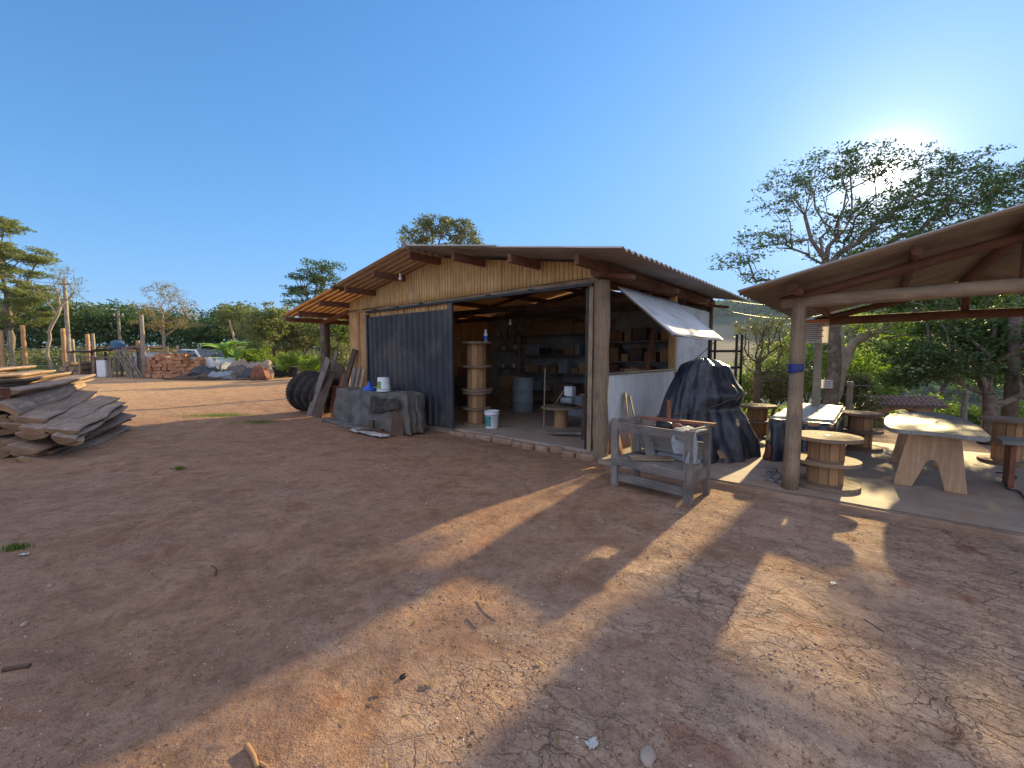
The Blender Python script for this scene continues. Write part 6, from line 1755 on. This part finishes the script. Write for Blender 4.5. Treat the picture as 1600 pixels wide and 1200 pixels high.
# pebbles and clods, uncountable
def pebbles(n, seed, s0, s1, rmax, mat, name, label, cat):
    r = np.random.default_rng(seed); d = 1.0 + (rmax - 1.0) * r.random(n) ** 1.4; a = np.radians(r.uniform(-54, 50, n))
    x, y = d * np.sin(a), d * np.cos(a)
    lx = (x - OX) * CA + (y - OY) * SA; ly = -(x - OX) * SA + (y - OY) * CA
    dens = fbm(x / .9, y / .9, 3, seed)
    ok = (ly < -.35) & (dens > -.15); x, y = x[ok], y[ok]; n = len(x); z = height(x, y)
    s = s0 + (s1 - s0) * r.random(n) ** 4
    base = np.array([[1, 0, 0], [0, 1, 0], [-1, 0, 0], [0, -1, 0], [0, 0, .8], [0, 0, -.5]], dtype=float)
    fr = r.uniform(.55, 1.4, (n, 6, 1)); th = r.uniform(0, 6.28, n); c, sn = np.cos(th), np.sin(th)
    vv = base[None] * fr * s[:, None, None] * np.array([1.0, .75, .6])
    X = vv[..., 0] * c[:, None] - vv[..., 1] * sn[:, None] + x[:, None]; Y = vv[..., 0] * sn[:, None] + vv[..., 1] * c[:, None] + y[:, None]; Z = vv[..., 2] + z[:, None] + .12 * s[:, None]
    V = np.stack([X, Y, Z], -1).reshape(-1, 3)
    tri = np.array([[0, 1, 4], [1, 2, 4], [2, 3, 4], [3, 0, 4], [1, 0, 5], [2, 1, 5], [3, 2, 5], [0, 3, 5]])
    Fq = (np.arange(n)[:, None, None] * 6 + tri[None]).reshape(-1, 3)
    me = bpy.data.meshes.new(name); me.vertices.add(len(V)); me.vertices.foreach_set('co', V.astype(np.float32).ravel())
    me.loops.add(len(Fq) * 3); me.loops.foreach_set('vertex_index', Fq.astype(np.int32).ravel())
    me.polygons.add(len(Fq)); me.polygons.foreach_set('loop_start', np.arange(0, len(Fq) * 3, 3, dtype=np.int32)); me.update(calc_edges=True); me.materials.append(mat)
    o = bpy.data.objects.new(name, me); col.objects.link(o); tag(o, label, cat, None, 'stuff')
def m_peb():
    t = NT('pebbles'); c = t.ramp(t.island(), [(0.0, (0.18, 0.11, 0.07)), (0.6, (0.30, 0.19, 0.125)), (0.85, (0.38, 0.26, 0.18)), (1.0, (0.60, 0.51, 0.42))]); return t.out(c, .9)
pebbles(34000, 92, .0018, .011, 6.0, m_peb(), 'gravel', 'loose grit and pebbles strewn over the dirt yard', 'gravel')
pebbles(260, 93, .006, .026, 12, m_peb(), 'clods', 'clods and small stones scattered over the dirt yard', 'stones')
# straw, bark bits and dead leaves
lx_ = r.uniform(1.2, 13, 420); aa = np.radians(r.uniform(-54, 50, 420)); x, y = lx_ * np.sin(aa), lx_ * np.cos(aa)
qx = (x - OX) * CA + (y - OY) * SA; qy = -(x - OX) * SA + (y - OY) * CA; ok = qy < -.4; x, y = x[ok], y[ok]
n = len(x); th = r.uniform(0, 3.14, n); ln = r.uniform(.006, .028, n); wd = r.uniform(.002, .007, n); z = height(x, y) + .006
dx, dy = np.cos(th) * ln, np.sin(th) * ln; wx, wy = -np.sin(th) * wd, np.cos(th) * wd; lift = r.uniform(0, .015, n)
V = np.stack([np.stack([x - dx, y - dy, z], -1), np.stack([x + wx, y + wy, z + lift], -1), np.stack([x + dx, y + dy, z + lift * .5], -1), np.stack([x - wx, y - wy, z], -1)], 1).reshape(-1, 3)
tag(quick_mesh('leaf_litter', V, np.arange(n * 4).reshape(-1, 4), M['leaf_dry']), 'bits of straw, bark and dead leaves strewn over the yard', 'litter', None, 'stuff')
# single sticks and stones one can point to
def gz(px, py):
    p = gp(px, py, 0.0); p.z = float(height(p.x, p.y)); return p
def twig(pts, r0, mat, label, cat='twig', name='twig', group=None):
    P = [gz(*q) + Vector((0, 0, r0 * .8)) for q in pts]; o = P[0].copy(); P = [p - o for p in P]
    m = MB(); m.tube(spline(P, 4), [r0 * (1 - .5 * i / (len(P) * 4)) for i in range((len(P) - 1) * 4 + 1)], 6, wob=.15); tag(m.build(name, M[mat], None, o), label, cat, group)
twig([(385, 1163), (395, 1178), (402, 1198)], .012, 'pine', 'stubby orange wood splinter at the bottom edge, left of centre')
twig([(405, 1190), (418, 1198)], .008, 'pine', 'small splinter touching the stubby orange one')
twig([(745, 938), (755, 955), (775, 968)], .004, 'log_wood', 'thin curved twig lying on the sunlit strip in the middle')
twig([(730, 966), (742, 980)], .004, 'gray_wood', 'short gray twig just left of the thin curved twig')
twig([(848, 908), (862, 925), (866, 942)], .005, 'pine', 'bent orange twig near the edge of the pavilion shadow')
twig([(942, 1040), (942, 1070)], .003, 'log_wood', 'thin straight straw lying in the shadow, right of centre')
twig([(960, 1042), (972, 1056)], .005, 'pine', 'short thick splinter beside the thin straw')
twig([(330, 885), (338, 890), (336, 902)], .005, 'dark_wood', 'small hooked dark twig in the left middle of the yard')
twig([(5, 1050), (48, 1043)], .012, 'dark_wood', 'dark decaying stick near the left photo edge')
twig([(1350, 965), (1382, 985)], .004, 'gray_wood', 'thin gray twig in the cracked clay at the right')
def stone_(px, py, s, mat, label, seed):
    p = gz(px, py); m = MB()
    m.grid(lambda u, v: Vector((math.cos(u * 6.2832) * math.sin(v * math.pi) * s * (1 + .3 * nz(seed, u * 4, v * 4)), math.sin(u * 6.2832) * math.sin(v * math.pi) * s * .7 * (1 + .3 * nz(seed + 3, math.cos(u * 6.28) * 2, v * 4)), math.cos(v * math.pi) * s * .38 + s * .2)), 14, 9, closed_u=True, flip=True)
    tag(m.build('stone', M[mat], None, p, seed), label, 'stone')
stone_(1012, 1186, .045, 'stone', 'flat brown stone at the bottom edge, right of centre', 1)
stone_(38, 977, .022, 'stone', 'small round stone near the left photo edge', 2)
stone_(78, 920, .018, 'stone', 'pale pebble left of the middle of the yard', 3)
stone_(630, 1056, .022, 'dark_metal', 'small dark lump in the sunlit strip', 4)
for k, (px, py, w, h_, a, lb) in enumerate(((925, 1166, .05, .04, .5, 'crumpled pale wrapper at the bottom, right of centre'), (1302, 914, .05, .03, .2, 'white scrap of paper in front of the pad'), (38, 873, .06, .03, 0, 'white scrap beside the grass tuft at the left edge'))):
    p = gz(px, py); m = MB(); m.grid(lambda u, v: Vector(((u - .5) * w, (v - .5) * h_, .012 + .012 * nz(u * 4 + k, v * 4))), 8, 6); tag(m.build('paper_scrap', M['white_sheet'], None, p, a, solid=.001), lb, 'scrap')
# grass tufts
def tuft(px, py, rx, ry, n, hgt, label):
    c = gz(px, py); r = np.random.default_rng(int(px)); x = r.normal(size=n) * rx * .5; y = r.normal(size=n) * ry * .5
    th = r.uniform(0, 6.28, n); h = hgt * r.uniform(.4, 1.1, n); w = .004; lean = r.uniform(0, .7, n) * h
    a = np.stack([x - np.sin(th) * w, y + np.cos(th) * w, 0 * x], -1); b = np.stack([x + np.sin(th) * w, y - np.cos(th) * w, 0 * x], -1)
    t = np.stack([x + np.cos(th) * lean, y + np.sin(th) * lean, h], -1); t2 = t + np.stack([np.sin(th), -np.cos(th), 0 * x], -1) * .001
    V = np.stack([a, b, t2, t], 1).reshape(-1, 3); o = quick_mesh('grass_tuft', V, np.arange(n * 4).reshape(-1, 4), M['leaf_mid'] if n < 400 else M['leaf_mid']); o.location = c; tag(o, label, 'grass')
tuft(25, 862, .08, .05, 260, .05, 'small bright grass tuft near the left photo edge')
tuft(340, 650, .9, .45, 1800, .06, 'thin patch of grass in the yard left of the shed')
tuft(400, 661, .6, .3, 700, .05, 'smaller thin patch of grass beside the first one')
tuft(280, 733, .07, .05, 160, .05, 'tiny grass tuft in the left middle of the yard')

# ================================================================== THE AIR
hz_m = bpy.data.materials.new('haze'); hz_m.use_nodes = True
hn, hl = hz_m.node_tree.nodes, hz_m.node_tree.links
hn.remove(hn['Principled BSDF'])
pv = hn.new('ShaderNodeVolumePrincipled')
pv.inputs['Color'].default_value = (0.62, 0.80, 1.0, 1); pv.inputs['Density'].default_value = 0.00017; pv.inputs['Anisotropy'].default_value = 0.0
hl.new(pv.outputs[0], hn['Material Output'].inputs['Volume'])
m = MB(); m.box((0, 0, 51), (2700, 2700, 172))
hzo = m.build('haze', hz_m); hzo['kind'] = 'stuff'; hzo['label'] = 'thin blue haze in the air over the valley'; hzo['category'] = 'haze'
